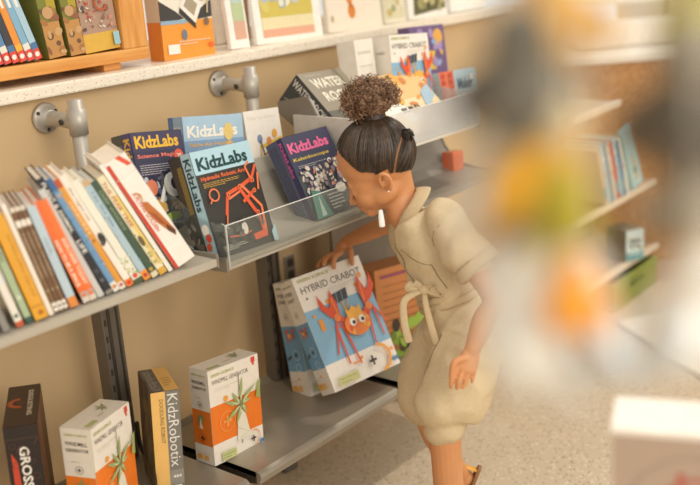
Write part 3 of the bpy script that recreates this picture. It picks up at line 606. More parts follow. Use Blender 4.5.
# raised shelf, left: dark rocket kits and orange kit
def wr_front(a):
    a.rect(0, 0, 1, 1, '#8f8674'); a.text('WATER', .12, .66, .60, '#e9e2d0', .20, .03); a.text('ROCKET', .16, .38, .68, '#e9e2d0', .20, .03); a.small(.1, .92, .5, 1, .02, '#b5ab94', .02); a.rect(0, 0, 1, .2, '#5c5a50'); a.rect(.72, .3, 1, 1, '#a39a86')
def wr_side(a):
    a.rect(0, 0, 1, 1, '#3c3f40'); V, Fc, _ = glyphs('WATER ROCKET', .02); a.raw([(.66+y*.24, .97-x*.92) for x, y in V], Fc, '#dcd8cc')
    a.poly([(.15, .5), (.3, .75), (.4, .1), (.2, .05)], '#56595a'); a.line([(.2, .95), (.45, .6)], .05, '#8a8a84'); a.scatter(0, 0, .55, .6, 8, ['#2c3033', '#4a4e50'], .05, .15, 2)
carton('rocket_kit_box', 'dark water rocket kit box leaning at the left of the raised shelf', 'box', (1.925, 1.640, .985, .083, -.810, .056, .215, .165, .092), '#4a4c4a', dict(front=wr_front, left=wr_side), None)
def or_front(a):
    a.rect(0, 0, 1, 1, '#ead0a4'); a.rect(0, .55, 1, 1, '#e6b878'); a.poly([(.02, .75), (.2, .98), (.3, .4), (.1, .3)], '#f2ece0'); a.poly([(.2, .7), (.5, .35), (.6, .1), (.3, .2)], '#f0ebe0')
    a.scatter(.1, .3, .95, .95, 20, ['#e0902e', '#c9782c', '#e9a83c', '#c4532c', '#f0dcae'], .02, .07, 3); a.text('BUILD', .32, .35, .3, '#3a3430', .08, .04); a.poly([(.7, .3), (.98, .5), (.98, .7), (.8, .6)], '#9cb8c8')
carton('construction_kit_box', 'flat pale orange kit box lying tilted behind the hair bun', 'box', (2.035, 1.518, .925, -.03, -.82, -.02, .255, .205, .032), '#eac795', dict(front=or_front, left=lambda a: a.rect(0, 0, 1, 1, '#e6a94a')), None)
def itz(a): a.rect(0, 0, 1, 1, '#6c5584'); a.text('itz', .1, .45, .6, '#e0c052', .32, .04); a.disc(.8, .85, .14, '#e3a94a'); a.disc(.3, .9, .1, '#9c86b4'); a.rect(0, .0, 1, .2, '#453a5c'); a.small(.1, .3, .6, 2, .06, '#c9b9d4', .02); a.disc(.88, .3, .1, '#d8654a'); a.scatter(.5, .5, 1, 1, 8, ['#8fa8cc', '#d9a85c', '#a48cc0'], .04, .1, 3)
carton('craft_kit_box', 'purple craft kit box with yellow letters at the far end of the raised shelf', 'box', (2.395, 1.725, .935, -.02, -.12, .04, .17, .235, .04), '#6a5684', dict(front=itz), None)
def mk(a): a.rect(0, 0, 1, 1, '#b6cdd8'); a.rect(0, 0, .38, 1, '#e8734c'); [a.disc(.09+.19*(k % 2), .12+.19*(k//2), .05, '#c8432c') for k in range(10)]; a.text('Maker', .46, .45, .4, '#4a6a84', .3, .02); a.disc(.65, .16, .1, '#d98a3c'); a.disc(.85, .75, .06, '#f0ece0')
carton('maker_kit_box', 'small blue and coral kit box low at the right end of the raised shelf', 'box', (2.362, 1.610, .948, -.18, -.2, .02, .15, .10, .04), '#c2d2d8', dict(front=mk), None)
carton('maker_kit_box', 'coral red box seen below the end of the raised shelf', 'box', (2.385, 1.60, .758, -.05, -.10, .04, .05, .060, .04), '#e0683f', dict(front=lambda a: (a.rect(0, 0, 1, 1, '#e2683e'), [a.disc(.15+.22*(k % 4), .15+.2*(k//4), .05, '#b83c24') for k in range(16)])), None)

# ================================================================== ON THE WINDOW SILL
WOOD = wood('honey_pine', '#d08a3e', '#e3a75c', 5, .4)
WOODV = wood('honey_pine_upright', '#d08a3e', '#e6ac62', 5, .4, (12, 12, 1))
e = empty('wooden_book_rack', (1.10, 1.96, 1.158), 'honey coloured wooden book rack standing on the stone sill at upper left', 'book rack')
mb = MB(); mb.box((-.35, 0, .018), (.525, .21, .046), WOOD, None, .003); mb.build('bottom_board', e)
mb = MB(); mb.box((.452, .001, .046), (.525, .21, .52), WOODV, None, .003); mb.build('side_board', e)
mb = MB(); mb.box((-.35, .20, .046), (.452, .212, .50), WOODV, None, .002); mb.build('back_board', e)
for x in (-.2, .06, .40):
    mb = MB(); mb.box((x, .02, .0), (x+.05, .19, .018), WOOD, None, .002); mb.build('foot', e)
RG = 'slim books leaning in the wooden rack'
RB = [('#d8483a', 'coral red spine at the far left of the wooden rack'), ('#8e6c9c', 'mauve spine beside the coral one in the wooden rack'), ('#ef8f30', 'orange spine in the wooden rack, right of the mauve one'),
      ('#8fb8d2', 'light blue spine left of the mid-blue one in the wooden rack'), ('#5b86b0', 'mid-blue spine in the middle of the wooden rack books'), ('#3a3c44', 'near-black spine in the wooden rack'),
      ('#e8923c', 'thin amber spine right of the near-black one in the wooden rack'), ('#7fb0cc', 'sky blue spine near the right end of the rack books'), ('#a9c9da', 'pale blue spine, last of the slim books in the wooden rack')]
def rk(i):
    def f(a): a.rect(0, 0, 1, .10, '#e04a3a'); a.disc(.5, .05, .34, '#f2eee4'); a.rect(0, .1, 1, .16, ['#f0b23c', '#e8e2d4', '#4a76a4'][i % 3]); a.rect(.3, .5, .7, .8, '#f0ece0')
    return f
for i, (c, lb) in enumerate(RB):
    book('storybook', lb, 1.160+i*.0195, 1.972, 1.208, .0165, .24, .15, -.20-.012*i, c, rk(i), group=RG)
def puz(a):
    a.rect(0, 0, 1, 1, '#7a7c2e'); a.rect(.5, .35, 1, 1, '#b09a2c'); a.rect(0, 0, 1, .26, '#c08a4c'); a.scatter(0, .02, 1, .35, 14, ['#8e5a3a', '#a8703c', '#6a4c30', '#c9a06c'], .1, .25, 2); a.disc(.45, .33, .3, '#c49a6c')
    V, Fc, _ = glyphs('puzzle', .03); a.raw([(.58+y*.3, .80-x*.34) for x, y in V], Fc, '#5c5a24'); a.scatter(0, .4, .5, 1, 8, ['#5e6a2c', '#8a8c3c'], .1, .3, 6)
def puzf(a):
    a.rect(0, 0, 1, 1, '#b08e78'); a.rect(0, 0, 1, .14, '#dcae44'); a.scatter(.04, .16, .96, .98, 150, ['#d8c6b4', '#8c5e4a', '#c98a70', '#5c4a40', '#e3d8ca', '#b4483a', '#a07c6a'], .015, .06, 9)
    a.ring(.60, .36, .16, .06, '#b0552e', 2.4, 6.0); a.ring(.74, .55, .12, .05, '#c4683c', .5, 3.6); a.line([(.5, .9), (.9, .75)], .05, '#e3dacd'); a.ring(.3, .65, .10, .03, '#6a5a50'); a.rect(.8, .03, .97, .13, '#9cc4cc')
carton('puzzle_box', 'olive and yellow puzzle box spine in the wooden rack, left one of two', 'box', (1.352, 1.975, 1.206, -.02, 0, -.10, .045, .30, .17), '#7c7a34', dict(front=puz), 'puzzle boxes in the wooden rack')
carton('puzzle_box', 'olive and yellow puzzle box spine in the wooden rack, beside the picture lid', 'box', (1.408, 1.972, 1.206, -.02, 0, -.085, .04, .30, .17), '#84803a', dict(front=puz), 'puzzle boxes in the wooden rack')
carton('puzzle_box', 'puzzle box with busy rust and cream picture lid facing out of the wooden rack', 'box', (1.449, 1.972, 1.206, 0, -.02, -.045, .100, .30, .06), '#b08e78', dict(front=puzf), 'puzzle boxes in the wooden rack')
def rob(a):
    a.rect(0, 0, 1, 1, '#ece4d4'); a.rect(0, 0, 1, .40, '#ee9a34'); a.poly([(0, .62), (0, .38), (.45, .42), (.3, .50)], '#3a3836'); a.poly([(.75, .5), (1, .60), (1, .42), (.7, .40)], '#3a3836'); a.rect(0, .37, .5, .41, '#8fb0c4')
    a.ring(.45, .78, .12, .03, '#c9a85c'); a.ring(.78, .76, .08, .03, '#c9a85c'); a.poly([(.38, .54), (.66, .36), (.82, .56), (.54, .74)], '#f2ece0'); a.poly([(.46, .55), (.64, .44), (.73, .56), (.55, .66)], '#a99a80'); a.poly([(.38, .54), (.66, .36), (.66, .30), (.36, .48)], '#33302e')
    a.line([(.2, 1), (.42, .74)], .012, '#a49a8c'); a.line([(.7, 1), (.7, .8)], .012, '#a49a8c'); a.disc(.40, .70, .04, '#8c7446'); a.disc(.69, .75, .03, '#8c7446'); a.disc(.83, .62, .04, '#e2602c'); a.line([(.9, .46), (.96, .86)], .03, '#c9b48a')
    a.disc(.42, .25, .05, '#6a7a8c', .08); a.disc(.87, .37, .05, '#7c6450', .06); a.rect(.08, .06, .30, .16, '#f2ece0'); a.small(.3, .18, .6, 2, .03, '#e9dcc4', .01); a.disc(.92, .12, .06, '#e2682c', .04)
carton('robot_kit_box', 'white and orange robot kit box standing on the sill right of the wooden rack', 'box', (1.690, 1.985, 1.159, -.06, -.02, .02, .165, .235, .055), '#ee8f2e', dict(front=rob, left=lambda a: (a.rect(0, 0, 1, 1, '#d9d0c0'), a.rect(0, 0, 1, .4, '#e88a2c'))), None)
def pb(label, x, wd, h, body, art, d=.014, y=1.985, lean=-.10):
    carton('picture_book', label, 'book', (x, y, 1.160, 0, lean, .02, wd, h, d), body, dict(front=art), 'picture books facing out on the window sill', .0008)
def p1(a): a.rect(.3, .1, .9, .95, '#b9cdc8'); a.rect(.3, .1, .9, .3, '#d8a890'); a.rect(.3, .3, .9, .5, '#b9c89a')
def p2(a):
    a.rect(.10, .06, .88, .97, '#d5d8d8'); a.rect(.10, .06, .88, .18, '#e3a98c'); a.rect(.10, .14, .88, .34, '#e9dcae'); a.rect(.10, .26, .88, .42, '#d3bf58'); a.scatter(.14, .38, .84, .92, 22, ['#b4b8c4', '#c9ccd4', '#d8c86c', '#a9b0ae', '#e9e4cf'], .04, .09, 4); a.disc(.3, .58, .13, '#b5bac0', .16); a.disc(.62, .52, .10, '#c9c9c4', .14); a.disc(.66, .62, .05, '#dcc24c')
def p3(a):
    a.rect(.02, .02, .98, .98, '#f0e2cf'); a.text('?', .34, .12, .22, '#d98230', .60, .05); a.disc(.08, .14, .03, '#b9a88c', .04); a.disc(.93, .42, .03, '#c98a70', .06)
def p4(a): a.rect(.05, .05, .95, .98, '#d9cfae'); a.scatter(.1, .1, .9, .9, 18, ['#9aa070', '#c2ad68', '#8a9080', '#e6dcc0'], .06, .16, 4)
def p5(a):
    a.poly([(.12, .04), (.96, .10), (.98, 1), (.25, 1)], '#5c5a38'); a.scatter(.24, .10, .92, .92, 40, ['#6a6a3c', '#8c8a54', '#b9ae7c', '#3c4028', '#a8a070'], .04, .10, 8); a.poly([(.42, .3), (.5, .8), (.6, .85), (.72, .3)], '#6a3420'); a.disc(.45, .25, .09, '#d9c28e')
pb('narrow pale blue-green picture book beside the window post on the sill', 1.925, .07, .24, '#f4efe6', p1)
pb('white-bordered picture book with yellow and grey animals on the sill', 2.025, .275, .27, '#f6f1e8', p2)
pb('cream picture book with an orange question mark on the sill', 2.330, .26, .28, '#f0e4d4', p3)
pb('narrow picture book with beige pattern right of the question mark book', 2.605, .11, .26, '#e6dfc8', p4)
pb('dark olive woodland picture book at the right end of the sill row', 2.735, .22, .27, '#f4efe6', p5)
carton('document_holder', 'white plastic holder standing behind the far right of the sill', 'holder', (3.0, 2.0, 1.160, -.1, -.1, 0, .20, .24, .05), '#f4f1ea', dict(front=lambda a: a.rect(.1, .1, .9, .9, '#faf6ee')))

# ================================================================== RIGHT BACKGROUND
e = empty('shelf_rack', (3.30, 1.60, 0), 'three-tier open rack with pale shelf edges on the right beyond the child', 'rack')
for z, x1 in ((.775, 3.50), (.405, 3.84), (.135, 3.87)):
    mb = MB(); mb.box((3.12-3.3, .02, z), (x1-3.3, .30, z+.016), mat('#b9a182', .4, 0, .04, 10)); mb.box((3.12-3.3, 0, z-.004), (x1-3.3, .02, z+.020), mat('#e3d2b8', .35), None, .003); mb.build('shelf_board', e)
for x in (-.10, .18, .52):
    mb = MB(); mb.box((x, .285, 0), (x+.025, .305, .84 if x < .3 else .45), mat('#b98d5c', .5)); mb.build('rack_post', e)
FB = [('#c9b8a0', 'tan spine'), ('#b6c8cc', 'grey-blue spine'), ('#7a9cac', 'teal-blue spine'), ('#d8c8b0', 'beige spine'), ('#c45a4a', 'dull red spine'), ('#a9c6c9', 'pale aqua spine'), ('#5d86ac', 'blue spine'), ('#d9dccb', 'cream spine')]
for i, (c, lb) in enumerate(FB):
    book('library_book', lb+' on the middle tier of the far rack, '+['leftmost', 'second from left', 'third from left', 'left of the middle', 'right of the middle', 'third from right', 'second from right', 'next to the front-facing aqua book'][i], 3.37+i*.027, 1.605, .425, .023, .23+.01*(i % 3), .16, -.33, c,
         (lambda a: (a.rect(0, .75, 1, .8, '#e9e4d8'), a.disc(.5, .5, .3, '#d8846c'))) if i % 2 else (lambda a: a.rect(0, .1, 1, .3, '#8aa0a4')), group='books leaning on the far rack')
carton('library_book', 'aqua covered book leaning at the right end of the far rack books', 'book', (3.625, 1.61, .425, -.15, 0, -.33, .075, .25, .02), '#a9cdd0', dict(front=lambda a: (a.rect(.05, .05, .95, .95, '#b4d2d2'), a.poly([(.3, .1), (.7, .15), (.6, .6), (.4, .5)], '#c4b48c'), a.disc(.5, .3, .2, '#8c9a84'))), 'books leaning on the far rack')
carton('card_game_box', 'small pale blue box with lettering on the lowest tier of the far rack', 'box', (3.55, 1.605, .156, -.35, 0, .03, .095, .125, .11), '#8c8672', dict(front=lambda a: (a.rect(0, 0, 1, 1, '#d3e2de'), a.rect(0, 0, 1, .28, '#6fa4a8'), a.text('LEMON', .16, .55, .66, '#4a4438', .16, .04), a.text('ISLAND', .2, .40, .6, '#6c5a34', .12, .03), a.disc(.2, .75, .06, '#d9b44c'), a.disc(.8, .38, .07, '#8a6a3c'), a.rect(.2, .2, .8, .24, '#e9efe8'))))
e = empty('storage_bin', (3.50, 1.56, 0), 'low moss-green speckled bin on the floor under the far rack', 'bin')
mb = MB(); GB = speckle('moss_green', '#8b9440', '#6a7430', '#a9ae5c', 160, .8, .6)
mb.box((-.12, .02, 0), (.30, .26, .012), GB); mb.box((-.12, .02, .012), (.30, .032, .115), GB, None, .003); mb.box((-.12, .248, .012), (.30, .26, .115), GB, None, .003)
mb.box((-.12, .032, .012), (-.108, .248, .115), GB); mb.box((.288, .032, .012), (.30, .248, .115), GB); mb.build('bin_body', e)
mb = MB(); mb.tube([(.04, .018, .07), (.05, .004, .085), (.13, .004, .085), (.14, .018, .07)], .004, mat('#59602c', .6), 8); mb.build('handle', e)
# things on the counter, standing where sunlight reaches
def on_counter(u, v, z=.90):   # u along the counter, v into it
    p = Matrix.Rotation(CANG, 4, 'Z') @ Vector((u, v, 0)); return Vector((4.22+p.x, 1.53+p.y, z))
mb = MB(); rd = random.Random(5)
mb.ell((0, 0, .035), (.16, .08, .045), mat('#f0e8d8', .6, 0, .05), None, 20, 12)
for k in range(26):
    a = rd.uniform(0, 6.28); r = rd.uniform(.2, 1)
    mb.ell((.16*r*math.cos(a), .07*r*math.sin(a), .03+.05*rd.random()), (rd.uniform(.02, .05), rd.uniform(.015, .03), rd.uniform(.015, .035)), mat('#f3ead9' if k % 3 else '#c9bca4', .6, 0, .1), Matrix.Rotation(0, 4, 'X'), 8, 6)
o = mb.build('crumpled_wrap'); o.location = on_counter(.10, .12, .902); o.rotation_euler = (0, 0, CANG); tag(o, 'crumpled pale packing wrap heaped on the counter at upper right', 'wrap')
mb = MB(); mb.box((-.45, 0, 0), (.02, .22, .10), mat('#f2e9da', .35), None, .006); o = mb.build('paper_tray'); o.location = on_counter(-.05, .28, .902); o.rotation_euler = (0, 0, CANG); tag(o, 'low pale tray on the counter behind the packing wrap', 'tray')
e = empty('display_ledge', on_counter(.0, .66, 0), 'wall ledge above the counter holding small red boxes', 'ledge', None, Matrix.Translation(on_counter(-.2, .64, 0)) @ Matrix.Rotation(CANG, 4, 'Z'))
mb = MB(); mb.box((-.7, 0, 1.06), (.30, .2, 1.08), mat('#efe6d8', .4), None, .003); mb.build('ledge_board', e)
for x in (-.65, .26):
    mb = MB(); mb.box((x, .16, .90), (x+.02, .2, 1.06), mat('#c9bfae', .4)); mb.build('ledge_post', e)
for i, c in enumerate(('#b8483a', '#4a4440', '#c9604a')):
    carton('small_box', ['brick red', 'dark grey', 'salmon red'][i]+' little box on the ledge above the counter', 'box', (*on_counter(-.10+i*.075, .70, 1.081), CANG, 0, 0, .06, .10, .05), c, dict(front=lambda a: a.rect(.15, .3, .85, .7, '#e6dccb')), 'little boxes on the ledge')
# low pale plinth at the right
e = empty('display_plinth', (3.30, 1.02, 0), 'low pale plinth on the floor at the right edge', 'plinth', None, Matrix.Translation((3.28, 1.52, 0)) @ Matrix.Rotation(math.atan2(-.41, -.285), 4, 'Z'))
mb = MB(); mb.box((0.0, 0.0, 0), (.9, .5, .02), mat('#e6ddcb', .5), None, .006); mb.build('plinth_slab', e)

# ================================================================== FOREGROUND
def toy(label, px, cols, size, ang=0, hang=.5):
    """small plush bird: body, belly band, head, beak, wings, tail, loop"""
    M = Matrix.Translation(px) @ Matrix.Rotation(ang, 4, 'Z')
    e = empty('plush_bird', None, label, 'toy', 'plush birds hanging close to the camera', M)
    b, h_, wg, bk = cols; s = size
    mb = MB(); mb.ell((0, 0, 0), (.5*s, .45*s, .60*s), mat(b, .9, 0, .06, 60, .2)); mb.build('body', e)
    mb = MB(); mb.ell((-.1*s, 0, .62*s), (.36*s, .34*s, .33*s), mat(h_, .9, 0, .06, 60, .2)); mb.build('head', e)
    mb = MB(); mb.tube([(-.40*s, 0, .60*s), (-.62*s, 0, .55*s)], [.09*s, .02*s], mat(bk, .8), 10); mb.build('beak', e)
    for sy in (-1, 1):
        mb = MB(); mb.tube([(0, sy*.40*s, .25*s), (.15*s, sy*.55*s, -.05*s), (.40*s, sy*.52*s, -.40*s)], [.10*s, .20*s, .05*s], mat(wg, .9), 10, (1, 0, 0)); mb.build('wing', e)
    mb = MB(); mb.tube([(.35*s, 0, -.35*s), (.65*s, 0, -.62*s)], [.16*s, .10*s], mat(wg, .9), 10); mb.build('tail', e)
    mb = MB()
    for sy in (-.26, .26): mb.ell((-.32*s, sy*s, .70*s), .05*s, mat('#2a2622', .3))
    mb.build('eye', e)
    mb = MB(); mb.tube([(0, 0, .9*s), (0, 0, .9*s+hang)], .0009, mat('#d9d0c0', .8), 6, sub=1); mb.build('hanging_loop', e)
    return e
WHT = '#d8d2c6'; OC = '#d69f2e'; GY = '#5f594e'; OL = '#a89a30'; BG_ = '#cfc4ae'
TOYS = [
        ((0.4380, 0.2377, 1.3598), (OC, OC, OC, '#e0802a'), 0.040, 'ochre plush bird hanging uppermost in the blurred left column'),
        ((0.4084, 0.2365, 1.3312), ('#6b665a', '#6b665a', '#5a554c', GY), 0.042, 'dark grey plush bird below the uppermost ochre one in the blurred left column'),
        ((0.4132, 0.2440, 1.3085), (BG_, BG_, BG_, OC), 0.030, 'beige plush bird between the dark grey and the golden ones'),
        ((0.4164, 0.2313, 1.2886), (OC, '#cdbb92', OC, OC), 0.046, 'golden plush bird in the middle of the blurred left column'),
        ((0.4113, 0.2560, 1.2761), (WHT, WHT, WHT, OC), 0.030, 'small white plush bird at the left edge of the blurred column'),
        ((0.4010, 0.2119, 1.2779), (OL, OL, OL, OC), 0.026, 'olive plush bird just below the golden one'),
        ((0.4102, 0.2286, 1.2482), ('#d9d0bf', '#d0c7b2', WHT, OC), 0.042, 'cream plush bird in the lower half of the blurred left column'),
        ((0.4008, 0.2062, 1.2363), ('#e39a34', '#e39a34', '#e39a34', OC), 0.024, 'orange plush bird low in the blurred left column'),
        ((0.3993, 0.2330, 1.2143), (WHT, WHT, '#cdc8bc', OC), 0.044, 'white plush bird at the bottom of the blurred left column'),
        ((0.4206, 0.2069, 1.2120), ('#c9ced0', '#ccd0d0', '#c4cccf', OC), 0.034, 'bluish white plush bird right of the bottom white one'),
        ((0.4982, 0.1868, 1.3515), ('#b3ae4a', '#a8a83c', '#b3ae4a', OC), 0.040, 'yellow-green plush bird at the upper right corner'),
        ((0.4778, 0.1827, 1.3067), (GY, '#8c8474', '#6b655a', GY), 0.050, 'dark grey plush bird at the right frame edge'),
        ((0.4780, 0.1808, 1.2671), ('#948c7c', '#a39c8c', '#948c7c', GY), 0.036, 'mid-grey plush bird under the dark one at the right frame edge'),
        ((0.4622, 0.1715, 1.2405), (OC, '#c9bda4', '#dca24a', OC), 0.024, 'small ochre plush bird at the right frame edge'),
        ((0.4564, 0.1740, 1.2127), (WHT, WHT, '#dde0de', OC), 0.042, 'white plush bird low at the right frame edge'),
        ]
for i, (p, c, sz, lb) in enumerate(TOYS):
    toy(lb, Vector(p), c, sz, .6*i, 1.75-p[2])
e = empty('hanging_rail', (.45, .22, 1.75), 'thin display rail above the frame that the plush birds hang from', 'rail')
for x in (-.055, -.02, .02, .055):
    mb = MB(); mb.tube([(x, -.08, 0), (x, .06, 0)], .004, STEEL, 10, sub=1); mb.build('rail_bar', e)
def pk(a):
    a.rect(0, 0, 1, 1, '#b09a88'); a.ring(.5, .5, .42, .02, '#a08a78'); a.scatter(.25, .35, .75, .8, 14, ['#c46a5c', '#b8584c', '#a9705c'], .02, .06, 6); a.ring(.5, .60, .16, .03, '#b8685c')
carton('gift_box', 'blurred pinkish box with white lid at the lower right corner', 'box', (1.025, .478, .62, -1.20, 0, 0, .19, .205, .085), '#b5a08e', dict(front=pk))
o = carton('box_lid', 'white lid resting on the pinkish box at the lower right corner', 'lid', (1.0235, .480, .825, -1.20, 0, 0, .194, .008, .089), '#f3ece0', {})
e = empty('display_table', (1.12, .42, 0), 'small display table under the pinkish box, below the frame', 'table')
mb = MB(); mb.box((-.14, -.20, .596), (.16, .14, .619), mat('#c9b496', .5), None, .004); mb.build('tabletop', e)
for x in (-.12, .12):
    for y in (-.18, .10):
        mb = MB(); mb.box((x, y, 0), (x+.025, y+.025, .596), mat('#b89c74', .5), None, .002); mb.build('leg', e)

# ================================================================== THE CHILD
J = {
'headc': (1.7372,1.3740,0.9558),'bun': (1.7781,1.4081,1.0679),'nape': (1.7725,1.3475,0.8823),'neckb': (1.7670,1.3255,0.8189),'upch': (1.7809,1.2984,0.7953),'chest': (1.7817,1.2584,0.7442),'belly': (1.7830,1.2302,0.6847),'waist': (1.7812,1.2077,0.6299),'hip': (1.7805,1.1809,0.5684),'seat': (1.7734,1.1679,0.5208),'lsh': (1.7256,1.1846,0.8271),'lelb': (1.6806,1.0485,0.6931),'lwr': (1.6119,1.0567,0.6019),'rsh': (1.8574,1.3717,0.7648),'relb': (1.9391,1.4712,0.6987),'lhip': (1.7216,1.1379,0.5689),'lmid': (1.6753,1.1374,0.4814),'lkn': (1.6430,1.1519,0.4160),'lcuff': (1.6375,1.1512,0.4010),'lcalf': (1.6308,1.1447,0.3083),'lank': (1.6490,1.1558,0.0574),'rhip': (1.8053,1.2474,0.5302),'rmid': (1.7631,1.2735,0.4408),'rkn': (1.7421,1.2802,0.3780),'rcalf': (1.7877,1.2774,0.2629),'rank': (1.8622,1.2636,0.1413),'shpt': (1.7016,1.1681,0.8351),'sl1': (1.6925,1.1247,0.7865),'sl2': (1.6951,1.0889,0.7496),'knot': (1.6821,1.2195,0.6822),'tie1': (1.6434,1.2428,0.6678),'tie2': (1.6330,1.2306,0.5772),'tie3': (1.6621,1.1763,0.6052),'th0': (1.5923,1.0589,0.5911),'th1': (1.5725,1.0725,0.5869),'th2': (1.5630,1.0744,0.5662),'k1': (1.5758,1.0705,0.5731),'k2': (1.5823,1.0606,0.5684),'k3': (1.5914,1.0523,0.5668),'k4': (1.6012,1.0465,0.5687),'m1': (1.5599,1.0729,0.5546),'m2': (1.5677,1.0615,0.5498),'m3': (1.5804,1.0532,0.5468),'m4': (1.5957,1.0460,0.5534),'t1': (1.5583,1.0751,0.5372),'t2': (1.5654,1.0655,0.5345),'t3': (1.5735,1.0564,0.5356),'t4': (1.5913,1.0461,0.5419),'collF': (1.6959,1.3304,0.7857),'collM': (1.6670,1.2570,0.8335),'collB': (1.7795,1.2758,0.8851)}
J = {k: Vector(v) for k, v in J.items()}
Fd = Vector((-.582, .813, 0)); Bd = Vector((.813, .582, 0)); U = Vector((0, 0, 1))
SKIN = mat('#cd8f5e', .5, 0, .03, 30, .05, .12); CLOTH = mat('#cdb995', .85, 0, .04, 120, .25); CLOTHD = mat('#c3ae89', .85, 0, .04, 120, .25)
HAIR = mat('#33281f', .45, 0, .3, 90, .2); HAIRL = mat('#594839', .35, 0, .25, 60); CURL = mat('#75553f', .55, 0, .35, 80); CURLL = mat('#a88565', .5, 0, .3, 80)
# head frame
Fh = (Fd*.97+Bd*.20).normalized(); th = math.radians(25)
hf = Fh*math.cos(th)-U*math.sin(th); hu = Fh*math.sin(th)+U*math.cos(th); hl = hu.cross(hf)
HM = Matrix((( hf.x, hl.x, hu.x, J['headc'].x), (hf.y, hl.y, hu.y, J['headc'].y), (hf.z, hl.z, hu.z, J['headc'].z), (0, 0, 0, 1)))
H = lambda f, l, u: HM @ Vector((f, l, u))
D = 0
b = MB(); K = SKIN
# skull and face
b.ell((0, 0, 0), (.088, .073, .080), K, HM, 32, 20)
b.ell((.030, 0, -.042), (.056, .057, .062), K, HM, 24, 16)
b.ell((.020, 0, -.066), (.056, .052, .050), K, HM, 24, 16)
b.ell((.046, 0, -.082), (.036, .036, .034), K, HM)
b.ell((.064, 0, -.108), (.018, .020, .015), K, HM)                       # chin
for s in (-1, 1):
    b.ell((.046, s*.026, -.072), (.034, .027, .028), K, HM)               # cheeks
    b.ell((.012, s*.034, -.078), (.036, .022, .028), K, HM)               # jaw corner
    b.ell((.074, s*.022, -.034), (.012, .022, .008), K, HM)               # brow
    b.ell((.070, s*.028, -.053), (.0125, .0150, .0115), K, HM)            # eyelid
    # ear
    b.tube([H(-.004, s*.068, -.064), H(-.007, s*.076, -.048), H(-.017, s*.082, -.036), H(-.029, s*.082, -.044), H(-.029, s*.078, -.059), H(-.019, s*.071, -.073), H(-.007, s*.066, -.073)], [.003, .0042, .0045, .0045, .004, .0048, .003], K, 8)
    b.ell((-.016, s*.063, -.057), (.010, .008, .014), K, HM)
b.tube([H(.083, 0, -.038), H(.091, 0, -.060), H(.097, 0, -.072)], [.006, .008, .0095], K, 10)    # nose
for s in (-1, 1): b.ell((.089, s*.009, -.075), (.007, .006, .006), K, HM)
b.tube([H(.072, -.018, -.090), H(.086, 0, -.087), H(.072, .018, -.090)], [.004, .0065, .004], K, 8)
b.tube([H(.070, -.015, -.097), H(.083, 0, -.097), H(.070, .015, -.097)], [.004, .007, .004], K, 8)
# neck, torso (under the clothes), arms
b.tube([H(-.022, 0, -.035), J['nape']+Vector((.0, -.005, -.005)), J['neckb'], J['upch']], [(.044, .040), (.038, .036), (.039, .036), (.036, .036)], K, 20)
b.tube([J['upch'], J['chest'], J['belly'], J['waist'], J['hip']], [(.066, .038), (.080, .055), (.076, .055), (.074, .055), (.078, .058)], K, 20, Bd)
LS, LE, LW = J['lsh'], J['lelb'], J['lwr']
b.tube([LS, LS.lerp(LE, .5), LE, LE.lerp(LW, .45), LW], [.030, .027, .0225, .024, .0165], K, 16)
# left hand hanging on the thigh
pc = (J['k2']+J['k3'])/2
b.tube([LW, LW.lerp(pc, .5), pc], [(.013, .017), (.011, .021), (.0085, .022)], K, 14, (J['k4']-J['k1']).cross(pc-LW))
for i, r in ((1, .0054), (2, .0057), (3, .0055), (4, .0048)):
    a_, m_, t_ = J['k%d' % i], J['m%d' % i], J['t%d' % i]
    b.tube([LW.lerp(a_, .6), a_, m_, t_], [r*1.05, r*1.05, r, r*.82], K, 10, sub=4)
b.tube([J['th0'], J['th1'], J['th2'], J['th2']+Vector((-.002, .001, -.010))], [.0085, .0074, .0062, .0050], K, 10, sub=4)
# right arm reaching to the box top
BX = pose(*CRP[:6]); Lb = lambda x, y, z: BX @ Vector((x, y, z))
RW = Lb(.212, .010, .350); RS, RE = J['rsh'], Vector((1.914, 1.462, .750))
b.tube([RS, RS.lerp(RE, .5), RE, RE.lerp(RW, .5), RW], [.030, .027, .0245, .0225, .0155], K, 16)
rp = Lb(.180, .022, .330)
b.tube([RW, RW.lerp(rp, .5), rp], [(.0145, .018), (.0145, .022), (.011, .022)], K, 14, Lb(0, 0, 1)-Lb(0, 0, 0))
fing = [((.172, -.001, .326), (.150, -.007, .322), (.134, -.0095, .308), (.130, -.0095, .296), .0078),
        ((.166, .012, .329), (.140, .010, .327), (.120, .004, .320), (.110, -.002, .313), .0080),
        ((.166, .024, .328), (.140, .028, .326), (.122, .030, .319), (.114, .031, .3135), .0078),
        ((.168, .036, .325), (.148, .044, .322), (.134, .050, .318), (.127, .052, .313), .0066)]
for a_, m_, n_, t_, r in fing: b.tube([Lb(.195, .018, .335), Lb(*a_), Lb(*m_), Lb(*n_), Lb(*t_)], [r*1.1, r*1.1, r, r*.95, r*.8], K, 10, sub=4)
b.tube([Lb(.205, .006, .336), Lb(.200, -.008, .322), Lb(.193, -.0095, .303), Lb(.189, -.0095, .288)], [.0095, .0088, .0078, .0062], K, 10, sub=4)
